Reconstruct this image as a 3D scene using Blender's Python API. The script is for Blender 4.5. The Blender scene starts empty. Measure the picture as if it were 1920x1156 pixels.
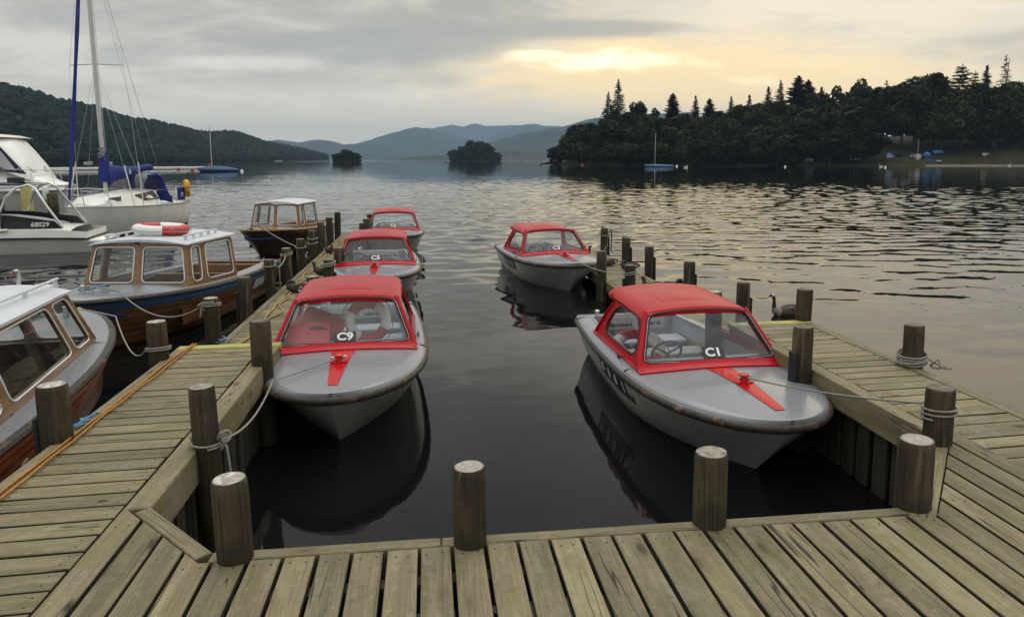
import bpy, math, random
import numpy as np
from mathutils import Vector, Matrix, noise as mnoise
PI = math.pi
R = math.radians
rnd = random.Random(11)
S = bpy.context.scene
COL = S.collection

# ------------------------------------------------------------------ camera
YAW = R(10.3)                       # docks run along +Y, the camera looks a little to their right
PITCH = math.atan(197 / 1360)
cam_d = bpy.data.cameras.new('camera')
cam_d.sensor_width = 36
cam_d.lens = 1360 / 1920 * 36
cam_d.shift_x = -90 / 1920
cam_d.shift_y = -83 / 1920
cam_d.clip_start = .05
cam_d.clip_end = 40000
cam = bpy.data.objects.new('camera', cam_d)
cam.location = (0, 0, 2.45)
cam.rotation_euler = (PI / 2 - PITCH, 0, -YAW)
COL.objects.link(cam)
S.camera = cam

# ------------------------------------------------------------------ node helper
class NT:
    def __init__(s, tree):
        s.t = tree
        tree.nodes.clear()
    def n(s, kind, **kw):
        o = s.t.nodes.new(kind)
        for k, v in kw.items():
            setattr(o, k, v)
        return o
    def put(s, sock, v):
        if v is None: return
        if isinstance(v, bpy.types.NodeSocket): s.t.links.new(v, sock)
        else: sock.default_value = v
    def m(s, op, a, b=None, c=None, clamp=False):
        o = s.n('ShaderNodeMath', operation=op, use_clamp=clamp)
        for i, v in enumerate((a, b, c)): s.put(o.inputs[i], v)
        return o.outputs[0]
    def vm(s, op, a, b=None, scale=None):
        o = s.n('ShaderNodeVectorMath', operation=op)
        s.put(o.inputs[0], a)
        if b is not None: s.put(o.inputs[1], b)
        if scale is not None: s.put(o.inputs['Scale'], scale)
        return o.outputs['Value'] if op in ('DOT_PRODUCT', 'LENGTH', 'DISTANCE') else o.outputs[0]
    def mix(s, f, a, b, blend='MIX'):
        o = s.n('ShaderNodeMix', data_type='RGBA', blend_type=blend)
        s.put(o.inputs[0], f)
        for i, v in ((6, a), (7, b)):
            s.put(o.inputs[i], tuple(v) + (1,) if isinstance(v, (tuple, list)) and len(v) == 3 else v)
        return o.outputs[2]
    def noise(s, vec, scale=1, detail=4, rough=.55, dist=0, col=False):
        o = s.n('ShaderNodeTexNoise')
        s.put(o.inputs['Vector'], vec)
        s.put(o.inputs['Scale'], scale); s.put(o.inputs['Detail'], detail)
        s.put(o.inputs['Roughness'], rough); s.put(o.inputs['Distortion'], dist)
        return o.outputs[1 if col else 0]
    def voro(s, vec, scale=1, feature='F1'):
        o = s.n('ShaderNodeTexVoronoi', feature=feature)
        s.put(o.inputs['Vector'], vec); s.put(o.inputs['Scale'], scale)
        return o.outputs[0]
    def ss(s, v, a, b):               # smoothstep a..b -> 0..1
        o = s.n('ShaderNodeMapRange', interpolation_type='SMOOTHSTEP')
        s.put(o.inputs[0], v); s.put(o.inputs[1], a); s.put(o.inputs[2], b)
        o.inputs[3].default_value = 0; o.inputs[4].default_value = 1
        return o.outputs[0]
    def mapping(s, vec, scale=(1, 1, 1), rot=(0, 0, 0), loc=(0, 0, 0)):
        o = s.n('ShaderNodeMapping')
        s.put(o.inputs[0], vec)
        o.inputs['Location'].default_value = loc
        o.inputs['Rotation'].default_value = rot
        o.inputs['Scale'].default_value = scale
        return o.outputs[0]
    def xyz(s, v):
        o = s.n('ShaderNodeSeparateXYZ'); s.put(o.inputs[0], v); return o.outputs
    def comb(s, x, y, z):
        o = s.n('ShaderNodeCombineXYZ')
        for i, v in enumerate((x, y, z)): s.put(o.inputs[i], v)
        return o.outputs[0]
    def bump(s, h, strength=.3, dist=.01, normal=None):
        o = s.n('ShaderNodeBump')
        s.put(o.inputs['Strength'], strength); s.put(o.inputs['Distance'], dist); s.put(o.inputs['Height'], h)
        if normal is not None: s.put(o.inputs['Normal'], normal)
        return o.outputs[0]

# ------------------------------------------------------------------ sky: overcast evening, a warm break in the cloud ahead
W = bpy.data.worlds.new('World'); S.world = W; W.use_nodes = True
SUN_EL, SUN_AZ = R(58), YAW + R(6)          # thin bright cloud high ahead gives the soft light
def build_world():
    t = NT(W.node_tree)
    out = t.n('ShaderNodeOutputWorld')
    d = t.n('ShaderNodeTexCoord').outputs['Generated']
    x, y, z = t.xyz(d)
    fh = (math.sin(YAW), math.cos(YAW), 0); rh = (math.cos(YAW), -math.sin(YAW), 0)
    f = t.m('MAXIMUM', t.vm('DOT_PRODUCT', d, fh), .02)
    u = t.m('DIVIDE', t.vm('DOT_PRODUCT', d, rh), f)
    v = t.m('DIVIDE', z, f)
    zz = t.m('ADD', t.m('MAXIMUM', z, 0), .13)
    plane = t.comb(t.m('DIVIDE', x, zz), t.m('DIVIDE', y, zz), 0)
    pl = t.mapping(plane, scale=(.55, .8, 1), rot=(0, 0, -YAW * .6), loc=(3.1, 1.7, 0))
    big = t.noise(pl, .55, 3, .5, .6)
    mid = t.noise(pl, 1.5, 7, .62, .9)
    fine = t.noise(t.mapping(plane, scale=(.5, 1.6, 1), loc=(5, 2, 3)), 3.2, 6, .6, .4)
    n = t.m('ADD', t.m('MULTIPLY', big, .5), t.m('ADD', t.m('MULTIPLY', mid, .38), t.m('MULTIPLY', fine, .12)))
    cl = t.ss(n, .42, .58)
    def gauss(cu, su, cv, sv):
        a = t.m('POWER', t.m('DIVIDE', t.m('SUBTRACT', u, cu), su), 2)
        b = t.m('POWER', t.m('DIVIDE', t.m('SUBTRACT', v, cv), sv), 2)
        return t.m('EXPONENT', t.m('MULTIPLY', t.m('ADD', a, b), -1))
    front = t.ss(t.vm('DOT_PRODUCT', d, fh), .15, .5)
    uv = t.comb(t.m('MULTIPLY', u, 3.2), t.m('MULTIPLY', v, 13), 0)
    wisp = t.noise(uv, 1.15, 7, .6, .8)                    # long soft rolls of cloud near the horizon
    roll = t.noise(t.mapping(uv, scale=(.55, .8, 1), loc=(2.2, 4.1, 0)), 1.0, 4, .55, .5)
    cl = t.m('ADD', t.m('MULTIPLY', cl, t.m('SUBTRACT', 1, t.m('MULTIPLY', front, .6))), t.m('MULTIPLY', t.ss(t.m('ADD', t.m('MULTIPLY', wisp, .5), t.m('MULTIPLY', roll, .5)), .42, .58), t.m('MULTIPLY', front, .6)))
    cool = t.mix(cl, (.455, .442, .40), (.90, .845, .73))
    low = t.ss(z, .12, .02)
    cool = t.mix(t.m('MULTIPLY', low, .8), cool, (1.18, 1.01, .75))
    def lit(base, g, amt, colr):
        return t.mix(t.m('MULTIPLY', t.m('MULTIPLY', g, front), amt, clamp=True), base, colr)
    soft = t.m('ADD', .45, t.m('MULTIPLY', cl, .6))
    c = lit(cool, t.m('MULTIPLY', gauss(.34, .42, .11, .11), soft), 1.0, (1.25, 1.05, .74))
    # golden glow round the break, spilling to the right above the trees
    glow = t.m('ADD', gauss(.10, .26, .122, .055), t.m('MULTIPLY', gauss(.40, .28, .100, .036), .9))
    nz = t.m('SUBTRACT', t.noise(t.comb(t.m('MULTIPLY', u, 6), t.m('MULTIPLY', v, 26), 0), 1.5, 7, .62, .7), .5)
    c = lit(c, t.ss(t.m('ADD', glow, t.m('MULTIPLY', nz, 1.3)), .1, 1.0), .85, (1.45, 1.08, .54))
    g1 = t.m('ADD', gauss(.065, .135, .130, .0155), t.m('MULTIPLY', gauss(.27, .075, .103, .012), .62))
    g1 = t.m('ADD', g1, t.m('MULTIPLY', gauss(-.035, .045, .140, .007), .6))
    g1 = t.ss(t.m('ADD', g1, t.m('MULTIPLY', nz, 1.9)), .30, 1.0)
    c = lit(c, g1, 1.0, (2.1, 1.75, 1.10))
    # grey banks over and to the left of the break
    bank = t.m('ADD', t.m('ADD', gauss(-.20, .17, .150, .030), t.m('MULTIPLY', gauss(.06, .16, .172, .014), .9)), t.m('MULTIPLY', gauss(-.62, .25, .19, .03), .7))
    c = lit(c, t.ss(t.m('ADD', bank, t.m('MULTIPLY', nz, .9)), .25, .85), .80, (.485, .475, .435))
    pale = t.m('ADD', gauss(-.42, .13, .128, .012), t.m('MULTIPLY', gauss(-.30, .2, .085, .02), .6))
    c = lit(c, t.ss(t.m('ADD', pale, t.m('MULTIPLY', nz, .9)), .25, .9), .55, (1.08, 1.04, .95))
    # brighter, warmer cloud high on the right
    c = lit(c, gauss(-.12, .42, .46, .17), .75, (.34, .35, .355))
    hi = t.m('MULTIPLY', t.m('ADD', gauss(.72, .34, .44, .19), t.m('MULTIPLY', gauss(.36, .26, .30, .09), .8)), front)
    c = t.mix(t.m('MULTIPLY', hi, .9, clamp=True), c, (1.6, 1.32, .94))
    # overcast is brightest overhead
    over = t.ss(z, .48, .85)
    c = t.mix(over, c, (1.35, 1.35, 1.32))
    # behind the camera the cloud is heavier
    back = t.ss(t.vm('DOT_PRODUCT', d, fh), .1, -.6)
    c = t.mix(t.m('MULTIPLY', back, t.m('SUBTRACT', 1, over)), c, (.62, .63, .63))
    b1 = t.n('ShaderNodeBackground'); t.put(b1.inputs[0], c); b1.inputs[1].default_value = 1.0
    sky = t.n('ShaderNodeTexSky', sky_type='NISHITA')
    sky.sun_disc = False; sky.sun_elevation = SUN_EL; sky.sun_rotation = SUN_AZ
    b2 = t.n('ShaderNodeBackground'); t.put(b2.inputs[0], sky.outputs[0]); b2.inputs[1].default_value = .05
    mx = t.n('ShaderNodeMixShader'); mx.inputs[0].default_value = .97      # cloud cover
    t.t.links.new(b2.outputs[0], mx.inputs[1]); t.t.links.new(b1.outputs[0], mx.inputs[2])
    t.t.links.new(mx.outputs[0], out.inputs[0])
build_world()
sun_d = bpy.data.lights.new('sun', 'SUN'); sun_d.energy = .6; sun_d.angle = R(45); sun_d.color = (1, .95, .87)
sun = bpy.data.objects.new('sun', sun_d); COL.objects.link(sun)
sd = Vector((math.sin(SUN_AZ) * math.cos(SUN_EL), math.cos(SUN_AZ) * math.cos(SUN_EL), math.sin(SUN_EL)))
sun.rotation_euler = sd.to_track_quat('Z', 'Y').to_euler(); sun.location = sd * 200
vs = S.view_settings
vs.view_transform = 'Standard'; vs.look = 'None'; vs.exposure = 0; vs.gamma = 1
S.cycles.max_bounces = 8; S.cycles.glossy_bounces = 4; S.cycles.transparent_max_bounces = 12
S.cycles.volume_bounces = 0; S.cycles.caustics_reflective = False; S.cycles.caustics_refractive = False
S.cycles.use_denoising = True
S.cycles.sample_clamp_indirect = 4

# ------------------------------------------------------------------ mesh helper
def lerp(a, b, t): return a + (b - a) * t
class MB:
    """collects faces; build() links them as ONE mesh object"""
    def __init__(s):
        s.v = []; s.f = []; s.mi = []; s.uv = []; s.tone = []; s.cur = 0; s.tn = 0.0
    def add(s, vs, fs, uvs=None):
        o = len(s.v)
        s.v.extend([tuple(p) for p in vs])
        for k, f in enumerate(fs):
            s.f.append(tuple(i + o for i in f)); s.mi.append(s.cur); s.tone.append(s.tn)
            s.uv.append(uvs[k] if uvs else None)
    def box(s, c, size, rz=0, rot=None, bev=0):
        M = rot if rot is not None else Matrix.Rotation(rz, 3, 'Z')
        hx, hy, hz = [q / 2 for q in size]; c = Vector(c)
        if not bev:
            P = [Vector((x, y, z)) for z in (-hz, hz) for (x, y) in ((-hx, -hy), (hx, -hy), (hx, hy), (-hx, hy))]
            s.add([c + M @ p for p in P], [(3, 2, 1, 0), (4, 5, 6, 7), (0, 1, 5, 4), (1, 2, 6, 5), (2, 3, 7, 6), (3, 0, 4, 7)])
        else:
            b = bev; rows = []
            for z, i in ((-hz, b), (-hz + b, 0), (hz - b, 0), (hz, b)):
                rows.append([c + M @ Vector(p) for p in ((-hx + i, -hy + b, z), (-hx + b, -hy + i, z), (hx - b, -hy + i, z), (hx - i, -hy + b, z),
                             (hx - i, hy - b, z), (hx - b, hy - i, z), (-hx + b, hy - i, z), (-hx + i, hy - b, z))])
            s.grid(rows, cu=True); n = len(s.v)
            s.f.append(tuple(range(n - 8, n))); s.f.append(tuple(range(n - 25, n - 33, -1)))
            s.mi += [s.cur] * 2; s.tone += [s.tn] * 2; s.uv += [None] * 2
    def grid(s, rows, cu=False, cv=False, flip=False):
        n = len(rows); m = len(rows[0]); fs = []
        for i in range(n if cv else n - 1):
            for j in range(m if cu else m - 1):
                a, b, c, d = i * m + j, i * m + (j + 1) % m, ((i + 1) % n) * m + (j + 1) % m, ((i + 1) % n) * m + j
                fs.append((d, c, b, a) if flip else (a, b, c, d))
        s.add([p for r in rows for p in r], fs)
    def ngon(s, pts, flip=False):
        s.add(pts, [tuple(range(len(pts)))[::-1] if flip else tuple(range(len(pts)))])
    def tube(s, pts, r, n=8, cap=True, sc=(1, 1), up=(0, 0, 1), closed=False):
        pts = [Vector(p) for p in pts]; k = len(pts)
        rs = r if isinstance(r, (list, tuple)) else [r] * k
        rows = []; up = Vector(up)
        for i, p in enumerate(pts):
            a = pts[i - 1] if (i or closed) else p
            b = pts[(i + 1) % k] if (i < k - 1 or closed) else p
            t = (b - a).normalized() if (b - a).length > 1e-9 else Vector((0, 1, 0))
            q = up if abs(t.dot(up)) < .97 else Vector((1, 0, 0.01))
            e1 = t.cross(q).normalized(); e2 = e1.cross(t)
            rr = rs[i] if isinstance(rs[i], (tuple, list)) else (rs[i] * sc[0], rs[i] * sc[1])
            rows.append([p + e1 * math.cos(2 * PI * j / n) * rr[0] + e2 * math.sin(2 * PI * j / n) * rr[1] for j in range(n)])
        s.grid(rows, cu=True, cv=closed, flip=True)
        if cap and not closed:
            s.ngon(rows[0]); s.ngon(rows[-1], True)
    def lathe(s, prof, n=16, c=(0, 0, 0), jit=0, seed=0):
        rows = []
        for (r, z) in prof:
            row = []
            for j in range(n):
                a = 2 * PI * j / n
                q = r * (1 + jit * mnoise.noise(Vector((math.cos(a) * 1.3 + seed * 7.1, math.sin(a) * 1.3, z * 1.2))))
                row.append((c[0] + q * math.cos(a), c[1] + q * math.sin(a), c[2] + z))
            rows.append(row)
        s.grid(rows, cu=True)
        return rows
    def sweep(s, path, prof, closed=False, cap=True):
        """prof: (outward, up) pairs swept along a level path; outward is to the right of travel"""
        P = [Vector(p) for p in path]; k = len(P); rows = []
        for i, p in enumerate(P):
            a = P[i - 1] if (i or closed) else p
            b = P[(i + 1) % k] if (i < k - 1 or closed) else p
            t = b - a; t.z = 0; t.normalize()
            o = Vector((t.y, -t.x, 0))
            rows.append([p + o * q[0] + Vector((0, 0, q[1])) for q in prof])
        s.grid(rows, cu=True, cv=closed)
        if cap and not closed:
            s.ngon(rows[0], True); s.ngon(rows[-1])
    def prism(s, poly, z0, z1, bev=0, uvdir=None, uo=(0, 0), side=None):
        """poly: convex ccw 2D"""
        n = len(poly)
        top = inset(poly, bev) if bev else poly
        zb = z1 - bev
        V_ = [(p[0], p[1], z0) for p in poly] + [(p[0], p[1], zb) for p in poly] + [(p[0], p[1], z1) for p in top]
        F = [tuple(range(2 * n, 3 * n)), tuple(range(n - 1, -1, -1))]
        for i in range(n):
            j = (i + 1) % n
            F.append((i, j, n + j, n + i))
            if bev: F.append((n + i, n + j, 2 * n + j, 2 * n + i))
        if not bev: V_ = V_[:n] + [(p[0], p[1], z1) for p in poly]; F[0] = tuple(range(n, 2 * n))
        uvs = None
        if uvdir:
            dx, dy = uvdir
            def U(i):
                p = V_[i]; return (p[0] * dx + p[1] * dy + uo[0], -p[0] * dy + p[1] * dx + uo[1] + (z1 - p[2]))
            uvs = [[U(i) for i in f] for f in F]
        s.add(V_, F, uvs)
        if side is not None:                                # damp board sides, darkened further to put shade into the gaps
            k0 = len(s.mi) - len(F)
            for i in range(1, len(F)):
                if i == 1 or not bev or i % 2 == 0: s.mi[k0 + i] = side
    def text(s, body, size, origin, ex, ey, thick=.003, bold=.02, squash=1):
        vs, fs = text_geo(body, bold)
        o = Vector(origin); ex = Vector(ex).normalized(); ey = Vector(ey).normalized(); ez = ex.cross(ey)
        s.add([o + ex * p[0] * size * squash + ey * p[1] * size + ez * (p[2] * thick) for p in vs], fs)
    def build(s, name, mats, parent=None, smooth=False, angle=None):
        me = bpy.data.meshes.new(name)
        me.from_pydata(s.v, [], s.f)
        mats = mats if isinstance(mats, (list, tuple)) else [mats]
        for m in mats: me.materials.append(m)
        if len(mats) > 1: me.polygons.foreach_set('material_index', np.array(s.mi, dtype=np.int32))
        if any(u is not None for u in s.uv):
            ul = me.uv_layers.new(name='UVMap'); arr = []
            for f, u in zip(s.f, s.uv):
                for k in range(len(f)): arr.extend(u[k] if u else (0, 0))
            ul.data.foreach_set('uv', np.array(arr, dtype=np.float32))
        if any(s.tone):
            a = me.attributes.new('tone', 'FLOAT', 'FACE'); a.data.foreach_set('value', np.array(s.tone, dtype=np.float32))
        if smooth:
            me.polygons.foreach_set('use_smooth', np.ones(len(s.f), dtype=bool))
            if angle: me.set_sharp_from_angle(angle=R(angle))
        me.update()
        o = bpy.data.objects.new(name, me); COL.objects.link(o)
        if parent: o.parent = parent
        return o
def inset(poly, d):
    n = len(poly); out = []
    for i in range(n):
        p0, p1, p2 = Vector(poly[i - 1]), Vector(poly[i]), Vector(poly[(i + 1) % n])
        a = (p1 - p0).normalized(); b = (p2 - p1).normalized()
        na = Vector((-a.y, a.x)); nb = Vector((-b.y, b.x)); k = 1 + na.dot(nb)
        q = p1 + (na + nb) * (d / max(k, .3)); out.append((q.x, q.y))
    return out
def clip(poly, px, py, nx, ny):
    """keep the side where (p - (px,py)) . n >= 0"""
    out = []; n = len(poly)
    for i in range(n):
        a, b = poly[i], poly[(i + 1) % n]
        da = (a[0] - px) * nx + (a[1] - py) * ny; db = (b[0] - px) * nx + (b[1] - py) * ny
        if da >= 0: out.append(a)
        if da * db < 0:
            k = da / (da - db); out.append((lerp(a[0], b[0], k), lerp(a[1], b[1], k)))
    return out
_txt = {}
def text_geo(body, bold=.02):
    key = (body, bold)
    if key not in _txt:
        c = bpy.data.curves.new('letters', 'FONT'); c.body = body; c.size = 1; c.extrude = 1; c.offset = bold
        c.align_x = 'CENTER'; c.align_y = 'CENTER'; c.resolution_u = 3
        o = bpy.data.objects.new('letters', c); COL.objects.link(o)
        dg = bpy.context.evaluated_depsgraph_get(); me = bpy.data.meshes.new_from_object(o.evaluated_get(dg))
        _txt[key] = ([tuple(v.co) for v in me.vertices], [tuple(p.vertices) for p in me.polygons])
        bpy.data.objects.remove(o); bpy.data.curves.remove(c); bpy.data.meshes.remove(me)
    return _txt[key]
for b_ in ('C9', 'C5', 'C2', 'C1', 'C3', '8001', '8008', '8040', '68029', '19', '1987', 'Windermere', 'Lake 88178', 'Lake Hire'): text_geo(b_)
text_geo('68029', .012)

def tag(o, label=None, cat=None, group=None, kind=None):
    if label: o['label'] = label
    if cat: o['category'] = cat
    if group: o['group'] = group
    if kind: o['kind'] = kind
    return o
def thing(name, label, cat, loc=(0, 0, 0), rz=0, group=None):
    o = bpy.data.objects.new(name, None); COL.objects.link(o); o.empty_display_size = .2
    o.location = loc; o.rotation_euler = (0, 0, rz)
    return tag(o, label, cat, group)
def copy_tree(o, parent=None, skip=()):
    c = o.copy(); COL.objects.link(c)
    if parent: c.parent = parent
    for ch in list(o.children):
        if ch.name.split('.')[0] not in skip: copy_tree(ch, c, skip)
    return c
# ------------------------------------------------------------------ materials
def new_mat(name):
    m = bpy.data.materials.new(name); m.use_nodes = True
    t = NT(m.node_tree)
    out = t.n('ShaderNodeOutputMaterial'); p = t.n('ShaderNodeBsdfPrincipled')
    t.t.links.new(p.outputs[0], out.inputs[0])
    return m, t, p, out
def MAT(name, col, rough=.5, metal=0, var=.15, scale=6, dirt=None, dirt_amt=.5, bump=0, bscale=40, coat=0, spec=.5, stretch=(1, 1, 1)):
    m, t, p, out = new_mat(name)
    co = t.mapping(t.n('ShaderNodeTexCoord').outputs['Object'], scale=stretch)
    n1 = t.noise(co, scale, 5, .6)
    dark = tuple(c * (1 - var) for c in col); lite = tuple(min(1, c * (1 + var)) for c in col)
    c = t.mix(t.ss(n1, .3, .7), dark, lite)
    if dirt:
        n2 = t.noise(co, scale * .45, 8, .7, .5)
        c = t.mix(t.m('MULTIPLY', t.ss(n2, .50, .68), dirt_amt), c, dirt)
    t.put(p.inputs['Base Color'], c)
    t.put(p.inputs['Roughness'], t.m('ADD', rough - .06, t.m('MULTIPLY', n1, .12)))
    p.inputs['Metallic'].default_value = metal
    p.inputs['Coat Weight'].default_value = coat; p.inputs['Coat Roughness'].default_value = .08
    p.inputs['Specular IOR Level'].default_value = spec
    if bump: t.put(p.inputs['Normal'], t.bump(t.noise(co, bscale, 4, .6), bump, .004))
    return m
def deck_wood():
    m, t, p, out = new_mat('weathered_decking')
    uv = t.n('ShaderNodeTexCoord').outputs['UV']
    tone = t.n('ShaderNodeAttribute', attribute_name='tone').outputs['Fac']
    pos = t.n('ShaderNodeNewGeometry').outputs['Position']
    w = t.vm('ADD', uv, t.vm('SCALE', t.noise(t.mapping(uv, scale=(1.1, 5, 1)), 2, 3, .5, col=True), scale=.035))
    grain = t.noise(t.mapping(w, scale=(2.6, 85, 1)), 1.3, 6, .68, .3)
    broad = t.noise(t.mapping(w, scale=(.9, 9, 1)), 1.2, 4, .6, .5)
    rings = t.noise(t.mapping(w, scale=(.55, 17, 1)), 1.0, 2, .5, 1.2)
    streak = t.m('ABSOLUTE', t.m('SUBTRACT', t.m('FRACT', t.m('MULTIPLY', rings, 7)), .5))
    kn = t.voro(t.mapping(w, scale=(1.9, 5.2, 1)), 1.0)
    knot = t.ss(kn, .15, .05)
    kring = t.m('MULTIPLY', t.ss(kn, .30, .10), .5)
    c = t.mix(t.ss(broad, .3, .72), (.180, .152, .083), (.312, .266, .162))
    c = t.mix(t.m('MULTIPLY', t.ss(grain, .46, .64), .60), c, (.12, .098, .055))
    c = t.mix(t.m('MULTIPLY', streak, .24), c, (.14, .112, .062))
    mot = t.noise(pos, 17, 5, .7, .4)
    c = t.mix(t.m('MULTIPLY', t.ss(mot, .48, .68), .42), c, (.115, .108, .045))
    c = t.mix(t.m('MULTIPLY', t.ss(t.noise(t.mapping(pos, loc=(3, 8, 1)), 31, 4, .7), .56, .72), .45), c, (.40, .37, .27))
    c = t.mix(t.m('MULTIPLY', kring, .9), c, (.13, .095, .05))
    c = t.mix(t.m('MULTIPLY', knot, .92), c, (.045, .030, .018))
    alg = t.ss(t.noise(pos, 1.1, 6, .65), .46, .70)
    c = t.mix(t.m('MULTIPLY', alg, .45), c, (.165, .165, .07))
    pale = t.ss(t.noise(pos, 2.3, 6, .7), .55, .75)
    c = t.mix(t.m('MULTIPLY', pale, .55), c, (.40, .37, .275))
    stain = t.ss(t.noise(t.mapping(pos, loc=(9, 3, 0)), 3.1, 7, .72, .6), .58, .74)
    c = t.mix(t.m('MULTIPLY', stain, .72), c, (.075, .058, .036))
    c = t.mix(t.m('MULTIPLY', t.ss(tone, .35, .95), .35), c, t.mix(.5, c, (.25, .19, .10)))
    c = t.mix(1, c, t.comb(*[t.m('ADD', .70, t.m('MULTIPLY', tone, .46))] * 3), 'MULTIPLY')
    # long drying cracks on some boards
    cr = t.m('ABSOLUTE', t.m('SUBTRACT', t.noise(t.mapping(w, scale=(.35, 7, 1)), 1.0, 2, .5), .5))
    crack = t.m('MULTIPLY', t.ss(cr, .008, .0), t.ss(t.noise(uv, .9, 2, .5), .5, .56))
    c = t.mix(crack, c, (.03, .025, .018))
    t.put(p.inputs['Base Color'], c)
    t.put(p.inputs['Roughness'], t.m('ADD', .55, t.m('MULTIPLY', grain, .3)))
    p.inputs['Specular IOR Level'].default_value = .35
    h = t.m('ADD', t.m('MULTIPLY', grain, .5), t.m('MULTIPLY', crack, -2.5))
    t.put(p.inputs['Normal'], t.bump(h, .55, .004))
    return m
def post_wood():
    m, t, p, out = new_mat('round_timber')
    tc = t.n('ShaderNodeTexCoord').outputs['Object']
    rndm = t.n('ShaderNodeObjectInfo').outputs['Random']
    co = t.vm('ADD', tc, t.comb(t.m('MULTIPLY', rndm, 40), t.m('MULTIPLY', rndm, 23), t.m('MULTIPLY', rndm, 11)))
    g = t.noise(t.mapping(co, scale=(26, 26, 1.6)), 1, 6, .65, .2)
    b = t.noise(t.mapping(co, scale=(7, 7, 1.4)), 1, 5, .6, .6)
    c = t.mix(t.ss(b, .3, .7), (.036, .027, .018), (.105, .079, .048))
    c = t.mix(t.m('MULTIPLY', t.ss(g, .45, .7), .7), c, (.028, .022, .015))
    c = t.mix(t.m('MULTIPLY', t.ss(t.noise(co, 3.2, 5, .6), .5, .7), .5), c, (.115, .112, .045))
    c = t.mix(t.m('MULTIPLY', t.ss(t.noise(t.mapping(co, scale=(9, 9, 3)), 1.3, 6, .7), .58, .72), .5), c, (.17, .155, .12))
    z = t.xyz(t.n('ShaderNodeNewGeometry').outputs['Position'])[2]
    wet = t.ss(z, .42, .05)                               # algae-dark where the lake wets it
    c = t.mix(t.m('MULTIPLY', wet, .75), c, (.018, .017, .010))
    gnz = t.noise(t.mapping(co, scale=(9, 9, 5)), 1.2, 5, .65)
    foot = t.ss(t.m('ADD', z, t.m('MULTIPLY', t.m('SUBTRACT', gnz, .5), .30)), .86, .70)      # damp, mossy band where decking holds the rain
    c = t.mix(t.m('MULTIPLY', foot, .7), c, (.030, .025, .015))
    c = t.mix(t.m('MULTIPLY', t.ss(t.noise(t.mapping(co, scale=(14, 14, 1.1)), 1, 4, .6), .56, .66), .55), c, (.20, .165, .115))
    t.put(p.inputs['Base Color'], c)
    t.put(p.inputs['Roughness'], t.m('SUBTRACT', .8, t.m('MULTIPLY', wet, .35)))
    p.inputs['Specular IOR Level'].default_value = .3
    cr = t.ss(t.m('ABSOLUTE', t.m('SUBTRACT', t.noise(t.mapping(co, scale=(13, 13, .5)), 1, 2, .5), .5)), .012, 0)
    t.put(p.inputs['Normal'], t.bump(t.m('SUBTRACT', g, cr), .8, .006))
    return m
def post_end():
    m, t, p, out = new_mat('sawn_end_grain')
    co = t.n('ShaderNodeTexCoord').outputs['Object']
    rndm = t.n('ShaderNodeObjectInfo').outputs['Random']
    x, y, z = t.xyz(co)
    r = t.m('SQRT', t.m('ADD', t.m('POWER', x, 2), t.m('POWER', y, 2)))
    nz = t.noise(t.vm('ADD', co, t.comb(rndm, t.m('MULTIPLY', rndm, 37), 0)), 22, 6, .7, .4)
    ring = t.m('FRACT', t.m('MULTIPLY', t.m('ADD', r, t.m('MULTIPLY', nz, .02)), 75))
    c = t.mix(t.ss(ring, .2, .9), (.40, .37, .31), (.27, .24, .19))
    c = t.mix(t.ss(nz, .48, .60), c, t.mix(t.ss(rndm, .4, .8), (.66, .65, .60), (.20, .18, .14)))
    c = t.mix(t.ss(t.m('ADD', r, t.m('MULTIPLY', nz, .03)), .082, .094), c, (.10, .085, .06))
    t.put(p.inputs['Base Color'], c); p.inputs['Roughness'].default_value = .85
    t.put(p.inputs['Normal'], t.bump(nz, .5, .006))
    return m
def varnish(name, c0, c1, c2, rough=.32, coat=.5, ax=(26, 1.6, 26)):
    m, t, p, out = new_mat(name)
    co = t.n('ShaderNodeTexCoord').outputs['Object']
    g = t.noise(t.mapping(co, scale=ax), 1, 6, .6, .5)
    b = t.noise(co, 3, 4, .6)
    c = t.mix(t.ss(g, .3, .7), c0, c1)
    c = t.mix(t.m('MULTIPLY', t.ss(b, .45, .72), .7), c, c2)
    t.put(p.inputs['Base Color'], c); p.inputs['Roughness'].default_value = rough
    p.inputs['Coat Weight'].default_value = coat; p.inputs['Coat Roughness'].default_value = .15
    t.put(p.inputs['Normal'], t.bump(g, .12, .003))
    return m
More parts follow.
